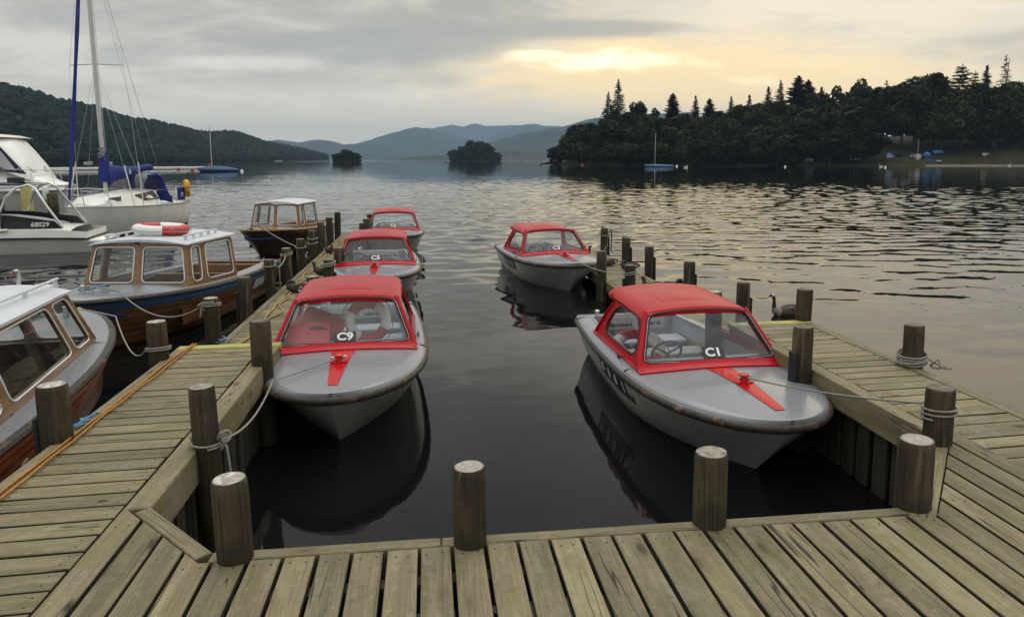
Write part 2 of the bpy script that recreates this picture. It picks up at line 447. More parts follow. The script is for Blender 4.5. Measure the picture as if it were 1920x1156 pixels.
def glass_mat(name, tint=(.86, .90, .90), refl=1.0, rough=.03, film0=.022):
    m, t, p, out = new_mat(name)
    t.t.nodes.remove(p)
    tr = t.n('ShaderNodeBsdfTransparent'); tr.inputs[0].default_value = tint + (1,)
    gl = t.n('ShaderNodeBsdfGlossy'); gl.inputs['Roughness'].default_value = rough
    ge = t.n('ShaderNodeNewGeometry'); cs = t.m('ABSOLUTE', t.vm('DOT_PRODUCT', ge.outputs['Normal'], ge.outputs['Incoming']))
    fr = t.m('ADD', .05, t.m('MULTIPLY', .95, t.m('POWER', t.m('SUBTRACT', 1, cs, clamp=True), 5)))
    df = t.n('ShaderNodeBsdfDiffuse'); df.inputs[0].default_value = (.55, .57, .56, 1)       # dust film, with the pale haze of reflected sky put into it
    film = t.m('ADD', film0, t.m('MULTIPLY', t.ss(t.noise(t.n('ShaderNodeTexCoord').outputs['Object'], 5, 6, .65), .42, .75), .07))
    m0 = t.n('ShaderNodeMixShader'); t.put(m0.inputs[0], film)
    t.t.links.new(tr.outputs[0], m0.inputs[1]); t.t.links.new(df.outputs[0], m0.inputs[2])
    m1 = t.n('ShaderNodeMixShader'); t.put(m1.inputs[0], t.m('MULTIPLY', fr, refl, clamp=True))
    t.t.links.new(m0.outputs[0], m1.inputs[1]); t.t.links.new(gl.outputs[0], m1.inputs[2])
    t.t.links.new(m1.outputs[0], out.inputs[0])
    return m
def leaf_mat(name, a, b, c):
    m, t, p, out = new_mat(name)
    r = t.n('ShaderNodeObjectInfo').outputs['Random']
    n = t.noise(t.n('ShaderNodeTexCoord').outputs['Object'], .55, 4, .6)
    f = t.n('ShaderNodeTexCoord').outputs['Object']
    n2 = t.noise(f, 3.5, 2, .6)
    col = t.mix(t.ss(t.m('ADD', n, t.m('MULTIPLY', t.m('SUBTRACT', r, .5), .75)), .3, .7), a, b)
    col = t.mix(t.m('MULTIPLY', t.ss(n2, .5, .8), .6), col, c)
    t.put(p.inputs['Base Color'], col); p.inputs['Roughness'].default_value = .65
    p.inputs['Specular IOR Level'].default_value = .08
    return m
def hill_mat(name, a, b, c, scale):
    m, t, p, out = new_mat(name)
    pos = t.n('ShaderNodeNewGeometry').outputs['Position']
    n = t.noise(pos, scale, 6, .6); n2 = t.noise(pos, scale * 5, 5, .6)
    col = t.mix(t.ss(n, .35, .65), a, b)
    col = t.mix(t.m('MULTIPLY', t.ss(n2, .5, .75), .6), col, c)
    t.put(p.inputs['Base Color'], col); p.inputs['Roughness'].default_value = .9
    p.inputs['Specular IOR Level'].default_value = .1
    return m
def water_mat():
    m, t, p, out = new_mat('lake_water')
    pos = t.n('ShaderNodeNewGeometry').outputs['Position']
    x, y, z = t.xyz(pos)
    dist = t.vm('LENGTH', pos)
    p2 = t.mapping(pos, rot=(0, 0, R(6)))
    def slope(scale, st, det=2, dst=0, loc=(0, 0, 0)):
        q = t.mapping(p2, scale=st, loc=loc)
        return t.vm('SUBTRACT', t.noise(q, scale, det, .55, dst, col=True), (.5, .5, .5))
    long_ = slope(.55, (.34, 1.2, 1), 3, .25)
    short = slope(2.6, (.42, 1.15, 1), 3, .2, (3, 7, 1))
    tiny = slope(8.0, (.55, 1.1, 1), 2, 0, (1, 2, 5))
    gust = t.ss(t.noise(t.mapping(pos, scale=(.6, 1.4, 1)), .045, 3, .5), .35, .65)
    # sheltered basin between the jetties, open lake beyond
    open_ = t.ss(y, 8, 28)
    side = t.m('MULTIPLY', t.ss(x, 4.0, 6.5), t.ss(y, 1, 16))
    lee = t.m('MULTIPLY', t.ss(x, -3, -9), t.ss(y, 4, 20))
    ex = t.m('MAXIMUM', open_, t.m('MAXIMUM', t.m('MULTIPLY', side, .8), t.m('MULTIPLY', lee, .5)))
    amp = t.m('ADD', .26, t.m('MULTIPLY', ex, t.m('ADD', .34, t.m('MULTIPLY', gust, .38))))
    calm_far = t.m('SUBTRACT', 1, t.m('MULTIPLY', t.ss(dist, 60, 130), .72))
    amp = t.m('MULTIPLY', amp, calm_far)
    amp = t.m('ADD', amp, t.m('MULTIPLY', t.ss(dist, 420, 900), .7))     # the open lake beyond the islets is ruffled
    left_calm = t.m('SUBTRACT', 1, t.m('MULTIPLY', t.ss(t.m('SUBTRACT', t.m('MULTIPLY', x, 1), t.m('MULTIPLY', y, .16)), 2, -22), .35))
    amp = t.m('MULTIPLY', amp, left_calm)
    s = t.vm('ADD', t.vm('SCALE', long_, scale=.13), t.vm('ADD', t.vm('SCALE', short, scale=.26), t.vm('SCALE', tiny, scale=.11)))
    s = t.vm('SCALE', s, scale=amp)
    sx, sy, sz = t.xyz(s)
    near = t.m('SUBTRACT', 1, t.ss(dist, 90, 180))                 # the modelled waves carry the slope there
    sx = t.m('MULTIPLY', sx, t.m('SUBTRACT', 1, t.m('MULTIPLY', near, .35))); sy = t.m('MULTIPLY', sy, t.m('SUBTRACT', 1, t.m('MULTIPLY', near, .35)))
    nrm = t.vm('NORMALIZE', t.vm('ADD', t.n('ShaderNodeNewGeometry').outputs['Normal'], t.comb(t.m('MULTIPLY', sx, .55), sy, 0)))
    t.put(p.inputs['Normal'], nrm)
    p.inputs['Base Color'].default_value = (.0055, .0068, .0066, 1)
    p.inputs['Roughness'].default_value = .025
    p.inputs['IOR'].default_value = 1.333
    return m
M = {}
M['deck'] = deck_wood(); M['post'] = post_wood(); M['end'] = post_end(); M['enddark'] = MAT('weathered_end_grain', (.12, .105, .08), .85, var=.4, scale=14, dirt=(.30, .28, .23), dirt_amt=.6, bump=.6)
M['under'] = MAT('wet_timber_gap_shade', (.045, .038, .024), .8, var=.4, scale=5, dirt=(.02, .025, .012), bump=.5, stretch=(4, 4, .6))
M['yellow'] = MAT('worn_yellow_paint', (.42, .38, .10), .65, var=.2, scale=4, dirt=(.30, .28, .17), dirt_amt=.6)
M['nail'] = MAT('rusty_nail', (.035, .028, .022), .6, var=.2)
M['gel'] = MAT('white_gelcoat', (.47, .47, .435), .28, var=.06, scale=2.5, dirt=(.38, .37, .32), dirt_amt=.5, coat=.3)
M['gelclean'] = MAT('white_topsides', (.85, .845, .79), .3, var=.05, scale=2, dirt=(.70, .69, .62), dirt_amt=.5, coat=.3)
M['greydeck'] = MAT('grey_deck_paint', (.238, .250, .272), .27, var=.03, scale=1.2, dirt=(.200, .210, .228), dirt_amt=.3, coat=.3)
M['liner'] = MAT('grey_blue_liner', (.32, .35, .40), .5, var=.1, scale=3, dirt=(.24, .26, .30))
M['red'] = MAT('red_gelcoat', (.44, .004, .012), .30, var=.05, scale=1.5, dirt=(.40, .012, .018), dirt_amt=.3, spec=.22)
M['redwet'] = MAT('fresh_red_paint', (.54, .006, .008), .22, var=.06, scale=4, spec=.4)
M['cushion'] = MAT('red_vinyl', (.46, .020, .032), .45, var=.1, scale=6, bump=.2, bscale=60)
def strake_mat():
    m, t, p, out = new_mat('scuffed_rub_rail')
    co = t.n('ShaderNodeTexCoord').outputs['Object']
    n = t.noise(co, 5.5, 8, .7, .7); n2 = t.noise(t.mapping(co, loc=(4, 1, 2)), 22, 5, .6)
    c = t.mix(t.ss(n2, .35, .65), (.020, .016, .013), (.055, .043, .034))
    c = t.mix(t.ss(n, .57, .64), c, (.17, .090, .055))
    c = t.mix(t.ss(n, .655, .69), c, (.40, .33, .28))
    t.put(p.inputs['Base Color'], c); p.inputs['Roughness'].default_value = .5
    t.put(p.inputs['Normal'], t.bump(n, .6, .008))
    return m
M['strake'] = strake_mat()
M['rubber'] = MAT('black_rubber', (.016, .016, .017), .6, var=.2)
M['black'] = MAT('black_plate', (.018, .018, .020), .4, var=.1)
M['letter'] = MAT('white_lettering', (.82, .82, .80), .5, var=.03)
M['dullletter'] = MAT('dark_lettering', (.05, .055, .06), .5, var=.05)
M['sign'] = MAT('pale_sign_board', (.42, .43, .42), .5, var=.05)
M['chrome'] = MAT('polished_metal', (.62, .62, .62), .18, 1.0, var=.08)
M['alu'] = MAT('anodised_spar', (.60, .60, .58), .35, .6, var=.06)
M['glass'] = glass_mat('boat_glass')
M['glassdark'] = glass_mat('dusky_glass', (.42, .45, .47))
M['smoke'] = MAT('smoked_acrylic', (.020, .018, .020), .25, var=.1, spec=.3)
M['rope'] = MAT('mooring_rope', (.30, .29, .25), .85, var=.25, scale=60, bump=.6, bscale=150)
M['orange'] = MAT('orange_rope', (.42, .19, .035), .8, var=.2, scale=40)
M['oldorange'] = MAT('faded_rope', (.36, .27, .11), .85, var=.25, scale=40)
M['bluerope'] = MAT('blue_rope', (.10, .24, .36), .8, var=.25, scale=40)
M['buoywhite'] = MAT('lifebuoy_white', (.88, .87, .83), .45, var=.05, scale=5, dirt=(.5, .48, .42), dirt_amt=.4)
M['buoyred'] = MAT('lifebuoy_red', (.50, .022, .022), .42, var=.1, scale=5, dirt=(.6, .25, .2), dirt_amt=.25)
M['mahog'] = varnish('varnished_cabin_wood', (.165, .080, .026), (.30, .155, .056), (.105, .050, .018))
M['hullwood'] = varnish('varnished_planking', (.13, .052, .020), (.25, .110, .044), (.07, .030, .014), ax=(14, .9, 30))
M['hulldark'] = varnish('dark_planking', (.034, .017, .011), (.066, .032, .018), (.018, .010, .008), ax=(14, .9, 30))
M['redhull'] = varnish('red_brown_planking', (.21, .058, .020), (.33, .100, .034), (.13, .038, .016), ax=(14, .9, 30))
M['roofwhite'] = MAT('white_roof_paint', (.62, .65, .68), .42, var=.05, scale=2, dirt=(.48, .50, .52), dirt_amt=.5)
M['bluestripe'] = MAT('blue_sheer_stripe', (.022, .105, .25), .35, var=.12, scale=5, dirt=(.03, .06, .12))
M['bluecover'] = MAT('blue_canvas', (.014, .026, .20), .75, var=.2, scale=3, bump=.6, bscale=9)
M['navy'] = MAT('navy_canvas', (.012, .014, .050), .75, var=.2, scale=3, bump=.4, bscale=9)
M['paleblue'] = MAT('pale_blue_tarpaulin', (.05, .22, .50), .6, var=.2, scale=2, bump=.5, bscale=4)
M['greyblue'] = MAT('dusty_blue_cover', (.045, .10, .20), .7, var=.2, scale=2, bump=.5, bscale=4)
M['clear'] = glass_mat('clear_vinyl', (.72, .74, .74), 1.3, .12)
M['yellowbuoy'] = MAT('yellow_foam', (.62, .34, .02), .6, var=.1)
M['ypost'] = MAT('yellow_pile_paint', (.52, .47, .16), .6, var=.12, scale=3, dirt=(.30, .27, .12))
M['bark'] = MAT('bark', (.060, .048, .036), .9, var=.4, scale=3)
M['leafA'] = leaf_mat('oak_leaves', (.015, .019, .005), (.039, .042, .010), (.064, .061, .015))
M['leafB'] = leaf_mat('conifer_needles', (.010, .014, .007), (.020, .025, .011), (.030, .033, .013))
M['forest'] = hill_mat('forest_canopy', (.008, .013, .009), (.015, .022, .013), (.023, .029, .014), .02)
M['fell'] = hill_mat('fell_side', (.022, .028, .020), (.040, .040, .026), (.06, .056, .036), .0012)
M['earth'] = hill_mat('lake_shore_ground', (.022, .024, .012), (.040, .038, .020), (.06, .054, .03), .12)
M['shingle'] = hill_mat('shingle', (.12, .10, .075), (.20, .17, .125), (.08, .07, .055), .9)
M['water'] = water_mat()
M['feather'] = MAT('brown_plumage', (.060, .046, .034), .8, var=.5, scale=18, dirt=(.025, .02, .016), dirt_amt=.8, stretch=(1, 2.5, 1))
M['fblack'] = MAT('black_plumage', (.012, .012, .013), .7, var=.2)
M['fwhite'] = MAT('white_plumage', (.80, .79, .75), .8, var=.05, scale=10)
M['fbreast'] = MAT('buff_plumage', (.24, .21, .17), .8, var=.2, scale=18)
M['bill'] = MAT('orange_bill', (.55, .14, .03), .5, var=.1)
M['buoyR'] = MAT('red_buoy_plastic', (.40, .03, .03), .5, var=.1)
M['plum'] = MAT('plum_cover', (.10, .03, .07), .7, var=.2)
# ------------------------------------------------------------------ lake, hills, shores
def struct(name, mb, m, smooth=True):
    return tag(mb.build(name, m, smooth=smooth), kind='structure')
def sstep(v, a, b): k = np.clip((v - a) / (b - a), 0, 1); return k * k * (3 - 2 * k)
def lake():
    """one sheet: a fan of rings, finely waved where wind reaches the open lake, flat in the lee of the jetties and far away"""
    g = np.random.default_rng(8)
    th = np.concatenate([np.linspace(-62, -36, 30)[:-1], np.linspace(-36, 52, 620), np.linspace(52, 75, 26)[1:]]) * PI / 180
    r = [0.0, 2, 4, 6, 7.5]; s = .13
    while r[-1] < 185: r.append(r[-1] + max(.13, .0036 * r[-1]))
    r = np.array(r + [195, 215, 250, 320, 450, 700, 1200, 2200, 4500])
    Rr, T = np.meshgrid(r, th, indexing='ij'); X = Rr * np.sin(T); Y = Rr * np.cos(T)
    ex = np.maximum(.35 * sstep(Y, 8, 16) + .65 * sstep(Y, 12, 34), np.maximum(.40 * sstep(X, 4.1, 6.5) * sstep(Y, 1, 14), .5 * sstep(X, -3, -9) * sstep(Y, 5, 20)))
    ex = ex * (1 - .85 * sstep(Rr, 50, 105)) * (1 - sstep(Rr, 110, 180)); ex *= 1 - .5 * sstep(-(X - .12 * Y), 2, 24)
    gust = .72 + .28 * np.sin(X * .11 + 1.3 * np.sin(Y * .05)) * np.sin(Y * .083 + .7 * np.sin(X * .07 + 2))
    Z = np.zeros_like(X); sp = np.maximum(.13, .0036 * Rr)
    for k in range(96):
        lam = .32 * (3.6 / .32) ** g.random(); a = g.normal() * .62 + YAW * .6 + .12
        kx, ky = 2 * PI / lam * math.sin(a), 2 * PI / lam * math.cos(a)
        A = .0130 * lam / (2 * PI) * (1.3 if lam < 1.2 else .85 if lam < 2.2 else .42)
        Z += A * np.sin(kx * X + ky * Y + g.random() * 6.28) * np.clip((lam / sp - 2.5) / 2, 0, 1)
    Z *= ex * gust
    n, m = X.shape; V_ = np.stack([X, Y, Z], -1).reshape(-1, 3)
    i = np.arange(n - 1)[:, None] * m + np.arange(m - 1)[None]; F_ = np.stack([i, i + m, i + m + 1, i + 1], -1).reshape(-1, 4)
    # far lake and the water behind the camera
    b = len(V_); far = [(-4900, -50, 0), (5900, -50, 0), (5900, 11400, 0), (-4900, 11400, 0)]
    rim = [int(q) for q in (n - 1) * m + np.arange(m)]; polys = F_[m - 1:].tolist() + [[0, m + q, m + q + 1] for q in range(m - 1)]
    sideL = [int(q) * m for q in range(1, n)]; sideR = [int(q) * m + m - 1 for q in range(1, n)]
    V_ = np.concatenate([V_, np.array(far)])
    polys.append([b + 3] + rim[::1] + [b + 2])
    polys.append([0] + sideL + [b + 3, b + 0]); polys.append([0, b + 1, b + 2] + sideR[::-1]); polys.append([0, b, b + 1])
    me = bpy.data.meshes.new('lake_water'); me.from_pydata(V_.tolist(), [], polys); me.materials.append(M['water'])
    me.polygons.foreach_set('use_smooth', np.ones(len(polys), dtype=bool)); me.validate(); me.update()
    o = bpy.data.objects.new('lake_water', me); COL.objects.link(o); tag(o, kind='structure')
lake()
mb = MB(); mb.grid([[(x, y, -1.6) for x in (-30, 30)] for y in (-30, 60)]); struct('lake_bed', mb, M['earth'], False)

def resample(pts, n):
    P = [Vector(p) for p in pts]; L = [0]
    for a, b in zip(P, P[1:]): L.append(L[-1] + (Vector((b.x - a.x, b.y - a.y, 0))).length)
    out = []
    for i in range(n):
        s = L[-1] * i / (n - 1); k = 0
        while k < len(P) - 2 and L[k + 1] < s: k += 1
        out.append(P[k].lerp(P[k + 1], (s - L[k]) / max(1e-6, L[k + 1] - L[k])))
    return out
def fbm(x, y, z=0, o=4):
    v = 0; a = 1
    for i in range(o):
        v += a * mnoise.noise(Vector((x, y, z))); x *= 2.07; y *= 2.03; a *= .5
    return v
def fell(name, pts, depth, rough, seed):
    """a mountain range: crest line with real slopes in front of and behind it"""
    cr = resample(pts, 170); rows = []
    prof = [(-1, 0), (-.82, .10), (-.66, .22), (-.5, .38), (-.36, .55), (-.22, .74), (-.1, .91), (0, 1), (.12, .9), (.35, .6), (.7, .2), (1, 0)]
    for dy, h in prof:
        row = []
        for p in cr:
            k = fbm(p.x * .0016 + seed, (p.y + dy * depth) * .0016, seed) * rough
            sp = fbm(p.x * .004 + seed, dy * 1.5, seed + 3); cj = rough * .9 * fbm(p.x * .006 + seed * 3, dy * 2, seed, 5) * min(1, p.z / 80)
            z = p.z * h * (1 + (.22 * sp * (1 - h) if h < 1 else 0)) + k * (.25 + .75 * (1 - abs(2 * h - 1))) * min(1, p.z / 60)
            row.append((p.x + 90 * sp * (1 - h), p.y + dy * depth, z + cj * h - 2 if h else -2))
        rows.append(row)
    mb = MB(); mb.grid(rows); return struct(name, mb, M['fell'])
HILL_SHORE=[(-318.8,484.8,2.4),(-296.5,511.3,2.4),(-275,537.8,2.4),(-265,556.3,2.4),(-260.7,575.9,2.4),(-255.3,595.2,2.4),(-248.7,614.4,2.4),(-245,654.3,2.4),(-243,694.6,2.4),(-235.7,754.3,2.4),(-228.7,814,2.4),(-219.2,903.8,2.4),(-217.5,974.6,2.4),(-215,1055.4,2.4),(-205,1155.3,2.4),(-197.1,1306.3,2.4),(-195.5,1509.3,2.4)]
HILL_RIDGE=[(-451.9,701.1,79.1),(-420.6,739.6,79.1),(-390.9,778.4,74.5),(-377.2,805.4,70.9),(-371.8,833.9,65.7),(-364.5,862.1,62.7),(-355.5,889.9,59.2),(-350.8,948,54),(-348.2,1006.5,52.8),(-338.3,1093.1,48.2),(-328.6,1179.8,45.9),(-315.1,1310,46.6),(-313.1,1412.8,40.7),(-309.9,1530.1,33.7),(-295.9,1674.9,27.7),(-284.9,1894,22),(-283.1,2188.4,10)]
fell('distant_hills', [(-1371.3,5534.4,114.4),(-1184.7,5500.5,133),(-1036.1,5473.5,136.8),(-888.6,5446.7,118.2),(-776.4,5426.3,136.8),(-665.5,5406.1,129.3),(-574,5389.5,99.6),(-443.5,5365.8,114.4),(-295.9,5338.9,88.4),(-111.1,5305.4,58.5),(74.2,5271.7,32.4),(296.9,5231.2,6.2)], 700, 12, 1)
fell('blue_mountain', [(-929.2,6775.3,63.2),(-694.3,6732.6,123.8),(-460.2,6690.1,179.6),(-272.8,6656,239.9),(-132.9,6630.6,277),(-40.5,6613.8,272.3),(29,6601.2,277),(143.8,6580.3,239.9),(374,6538.5,170.3),(605,6496.5,105.2),(836.8,6454.4,49.2),(1069.2,6412.2,11.8)], 1100, 16, 2)
fell('cloudy_mountain', [(-639.5,9263.6,183.4),(-250.2,9192.9,312),(71.9,9134.4,369.7),(297.1,9093.4,420.9),(456.8,9064.4,401.7),(553.3,9046.9,427.3),(840.9,8994.6,401.7),(1033.1,8959.7,414.5),(1289.2,8913.1,414.5),(1545.2,8866.6,388.9),(1929.5,8796.8,376.1),(2570,8680.4,376.1),(3212.1,8563.7,312)], 1300, 20, 3)
fell('rear_mountain', [(436.1,7645.2,128),(654.5,7605.5,220.5),(817.9,7575.8,301.8),(980.5,7546.3,350.4),(1142.7,7516.8,355.8),(1304.8,7487.4,339.6),(1521.1,7448,328.8),(1899.3,7379.3,361.2),(2439.5,7281.1,372)], 900, 20, 4)
fell('right_hillside', [(180.5,4236,44.7),(301.2,4214.1,86.9),(391.5,4197.6,110.9),(481.6,4181.3,134.9),(556.5,4167.7,149.9),(631.3,4154.1,158.9),(706.1,4140.5,176.8),(780.8,4126.9,191.8),(870.4,4110.6,212.6),(959.8,4094.4,230.5),(1108.8,4067.3,248.4),(1287.4,4034.8,260.3),(1495.9,3996.9,266.2)], 900, 14, 5)
fell('low_foothill', [(-112.1,2663,4.3),(-0.2,2642.6,15.5),(111.6,2622.3,23),(186,2608.8,26.8),(297.6,2588.5,34.2),(371.9,2575,28.6),(464.9,2558.1,24.9),(557.8,2541.2,36.1),(650.6,2524.3,43.6)], 350, 6, 6)
# wooded hill on the left: terrain, then the wood that covers it
hs = resample(HILL_SHORE, 90); hr = []
for p in hs:                                   # ridge point matching each shore point by fraction
    pass
hr = resample(HILL_RIDGE, 90)
def hill_pt(i, w):
    a = hs[i]; b = hr[i]; x = lerp(a.x, b.x, w); y = lerp(a.y, b.y, w)
    bz = max(2, b.z - 9)
    if w <= 1: z = bz * (1 - (1 - w) ** 1.6)
    else: z = bz * max(0, 1 - (w - 1) * 1.1)
    edge = min(1, w * 6)
    return Vector((x, y, z + edge * 5 * fbm(x * .008, y * .008, 2) * min(1, bz / 30) - (1.5 if w == 0 else -.3)))
mb = MB(); mb.grid([[hill_pt(i, w) for i in range(90)] for w in (0, .03, .1, .2, .3, .4, .5, .6, .7, .8, .9, 1, 1.15, 1.4, 1.9)])
struct('left_hill_ground', mb, M['earth'])
def ico(sub=1):
    import bmesh
    b = bmesh.new(); bmesh.ops.create_icosphere(b, subdivisions=sub, radius=1)
    v = np.array([q.co[:] for q in b.verts]); f = [tuple(x.index for x in q.verts) for q in b.faces]; b.free(); return v, f
def canopy(name, spots, label, cat, m, seed):
    """crowns of a far-off wood: lumpy faceted clumps, one mesh"""
    g = np.random.default_rng(seed); V_ = []; F_ = []; o = 0
    iv, jf = ico(1); jf = np.array(jf)
    for (x, y, z, r, con) in spots:
        k = 1 + g.uniform(-.24, .26, (len(iv), 1)); v = iv * k
        if con:
            h = (v[:, 2:3] + 1) / 2; v = np.concatenate([v[:, :2] * (1.05 - h) * .8, v[:, 2:3] * 1.7], 1)
        else: v = v * np.array([1, 1, 1.05])
        V_.append(v * r + np.array([x, y, z])); F_.append(jf + o); o += len(iv)
    me = bpy.data.meshes.new(name); V_ = np.concatenate(V_); F_ = np.concatenate(F_)
    me.from_pydata(V_.tolist(), [], F_.tolist()); me.materials.append(m)
    ob = bpy.data.objects.new(name, me); COL.objects.link(ob)
    return tag(ob, label, cat, kind='stuff')
spots = []
r2 = random.Random(5)
for i in range(89):
    a = hs[i]; b = hr[i]; seg = (hr[i + 1] - hr[i]).length; depth = (b - a).length
    sz = 3.0 + a.y / 520
    n = int(seg * depth / (sz * sz * 3.0))
    n = min(n, 260)
    for k in range(n):
        w = r2.random() ** .8 * 1.12; f = r2.random()
        p = hill_pt(i, w).lerp(hill_pt(i + 1, w), f)
        r = sz * r2.uniform(.65, 1.25); con = r2.random() < .09
        spots.append((p.x, p.y, p.z + r * .75, r * (.8 if con else 1), con))
    for k in range(4):                                    # fringe along the water
        p = hill_pt(i, .015).lerp(hill_pt(i + 1, .015), r2.random()); r = sz * r2.uniform(.6, 1.0)
        spots.append((p.x, p.y, p.z + r * .6, r, False))
canopy('hillside_wood', spots, 'dense dark green wood covering the long hill across the lake on the left', 'woodland', M['forest'], 3)

# right shore
SHORE=[(52.1,340.2,2.4),(55.1,330.5,2.4),(59.8,316.2,2.4),(65.6,298.5,2.4),(71.4,276.7,2.4),(84.9,265,2.4),(95.9,255,2.4),(115.9,253.4,2.4),(136.3,251.7,2.4),(152.9,243.6,2.4),(168.8,235.6,2.4),(183.8,232.9,2.4),(198.8,230.2,2.4),(205.9,223.6,2.4),(214.7,215.1,2.4),(228,207.6,2.4),(240.5,200.2,2.4)]
sh = resample([(p[0], p[1], 0) for p in SHORE] , 80)
rows = []
DV = Vector((math.sin(YAW), math.cos(YAW), 0))
for off, h in ((-3, -1), (0, .05), (2.5, .5), (6, 1.2), (12, 2.6), (24, 5.2), (40, 8.8), (70, 12.5), (120, 14), (240, 9), (400, -2)):
    rows.append([(p.x + DV.x * off, p.y + DV.y * off, (h + (.25 * fbm(p.x * .05, off * .1) if off > 0 else 0)) * min(1, (max(0, (i - 4) / 12) if off > 2 else 1))) for i, p in enumerate(sh)])
mb = MB(); mb.grid(rows); struct('right_shore_ground', mb, M['earth'])
bi = [i for i, p in enumerate(sh) if p.x > 173]
_q = [(p.x * DV.y - p.y * DV.x, p.x * DV.x + p.y * DV.y) for p in sh]
def shore_z(x, y):
    """height of the right shore under a point"""
    s_ = x * DV.y - y * DV.x; f_ = x * DV.x + y * DV.y - float(np.interp(s_, [a for a, b in _q], [b for a, b in _q]))
    return float(np.interp(f_, [-3, 0, 2.5, 6, 12, 24, 40, 70], [-1, .05, .5, 1.2, 2.6, 5.2, 8.8, 12.5]))
mb = MB(); mb.grid([[(sh[i].x + DV.x * o, sh[i].y + DV.y * o, z + (.004 * i % .02)) for i in bi] for o, z in ((-2.6, -.8), (-.2, .10), (.8, .34), (1.6, .46))]); struct('shingle_beach', mb, M['shingle'])
mb = MB(); mb.grid([[(sh[i].x + DV.x * o, sh[i].y + DV.y * o, z) for i in bi if sh[i].x > 214] for o, z in ((3.3, .9), (8, 1.9), (15, 3.4), (20, 4.5))]); struct('beach_slope', mb, M['shingle'])

# ------------------------------------------------------------------ trees
def leaf_cloud(g, centres, n, size, flat=.0, droop=None):
    """n small leaf-cluster quads spread on and inside the given ellipsoids"""
    V_ = np.zeros((n, 4, 3)); c = np.array([q[0] for q in centres]); r = np.array([q[1] for q in centres])
    vol = np.cbrt(r.prod(1)) ** 2; pick = g.choice(len(centres), n, p=vol / vol.sum())
    d = g.normal(size=(n, 3)); d /= np.linalg.norm(d, axis=1, keepdims=True)
    rad = g.uniform(.45, 1.08, (n, 1)) ** .5
    pos = c[pick] + d * rad * r[pick]
    nn = d * .6 + g.normal(size=(n, 3)) * .6 + np.array([0, 0, .35]); nn /= np.linalg.norm(nn, axis=1, keepdims=True)
    a = np.cross(nn, g.normal(size=(n, 3))); a /= np.linalg.norm(a, axis=1, keepdims=True); b = np.cross(nn, a)
    s = size * g.uniform(.55, 1.35, (n, 1))
    for k, (i, j) in enumerate(((-1, -.7), (1, -.55), (.8, .8), (-.75, .6))): V_[:, k] = pos + a * s * i + b * s * j
    return V_.reshape(-1, 3)
def quads_mesh(name, V_, m):
    me = bpy.data.meshes.new(name); n = len(V_) // 4
    me.from_pydata(V_.tolist(), [], np.arange(n * 4).reshape(-1, 4).tolist()); me.materials.append(m); return me
def trunk_mesh(name, h, r, limbs, g):
    mb = MB()
    pts = [(0, 0, -.6)]; rs = [r * 1.35]
    for k in range(1, 7): pts.append((g.normal() * .02 * h * k / 6, g.normal() * .02 * h * k / 6, h * k / 6)); rs.append(r * (1 - .14 * k))
    mb.tube(pts, rs, 8)
    for (z0, ang, ln, up) in limbs:
        p0 = Vector((0, 0, z0)); e = Vector((math.cos(ang) * ln, math.sin(ang) * ln, up))
        mb.tube([p0, p0 + e * .5 + Vector((0, 0, up * .1)), p0 + e], [r * .5, r * .3, r * .1], 5)
    me_o = mb.build(name, M['bark'], smooth=True); me = me_o.data; bpy.data.objects.remove(me_o); return me
PROTO = {}
def broadleaf(key, h, w, seed, lobes=11, n=3600, size=.52, low=.18, airy=False):
    g = np.random.default_rng(seed); cs = []
    for k in range(lobes):
        a = g.uniform(0, 2 * PI); t = g.uniform(0, 1) ** .8; zz = lerp(low + .12, .86, t)
        rr = w * .5 * math.sqrt(max(.05, 1 - ((zz - .52) / .50) ** 2)) * g.uniform(.35, .72)
        s = g.uniform(.15, .25) * w * (1.0 if not airy else .62)
        cs.append(((math.cos(a) * rr, math.sin(a) * rr, zz * h), (s, s, s * g.uniform(.65, .95))))
    if not airy: cs.append(((0, 0, h * .55), (w * .34, w * .34, h * .32)))
    cs.append(((g.normal() * .05 * w, g.normal() * .05 * w, h * .90), (w * .17, w * .17, h * .10)))
    V_ = leaf_cloud(g, cs, n, size)
    tm = trunk_mesh('trunk', h * .75, h * .018, [(h * g.uniform(.25, .5), g.uniform(0, 6.3), w * .3, h * .22) for _ in range(6)], g)
    PROTO[key] = (quads_mesh('crown', V_, M['leafA']), tm, h, w)
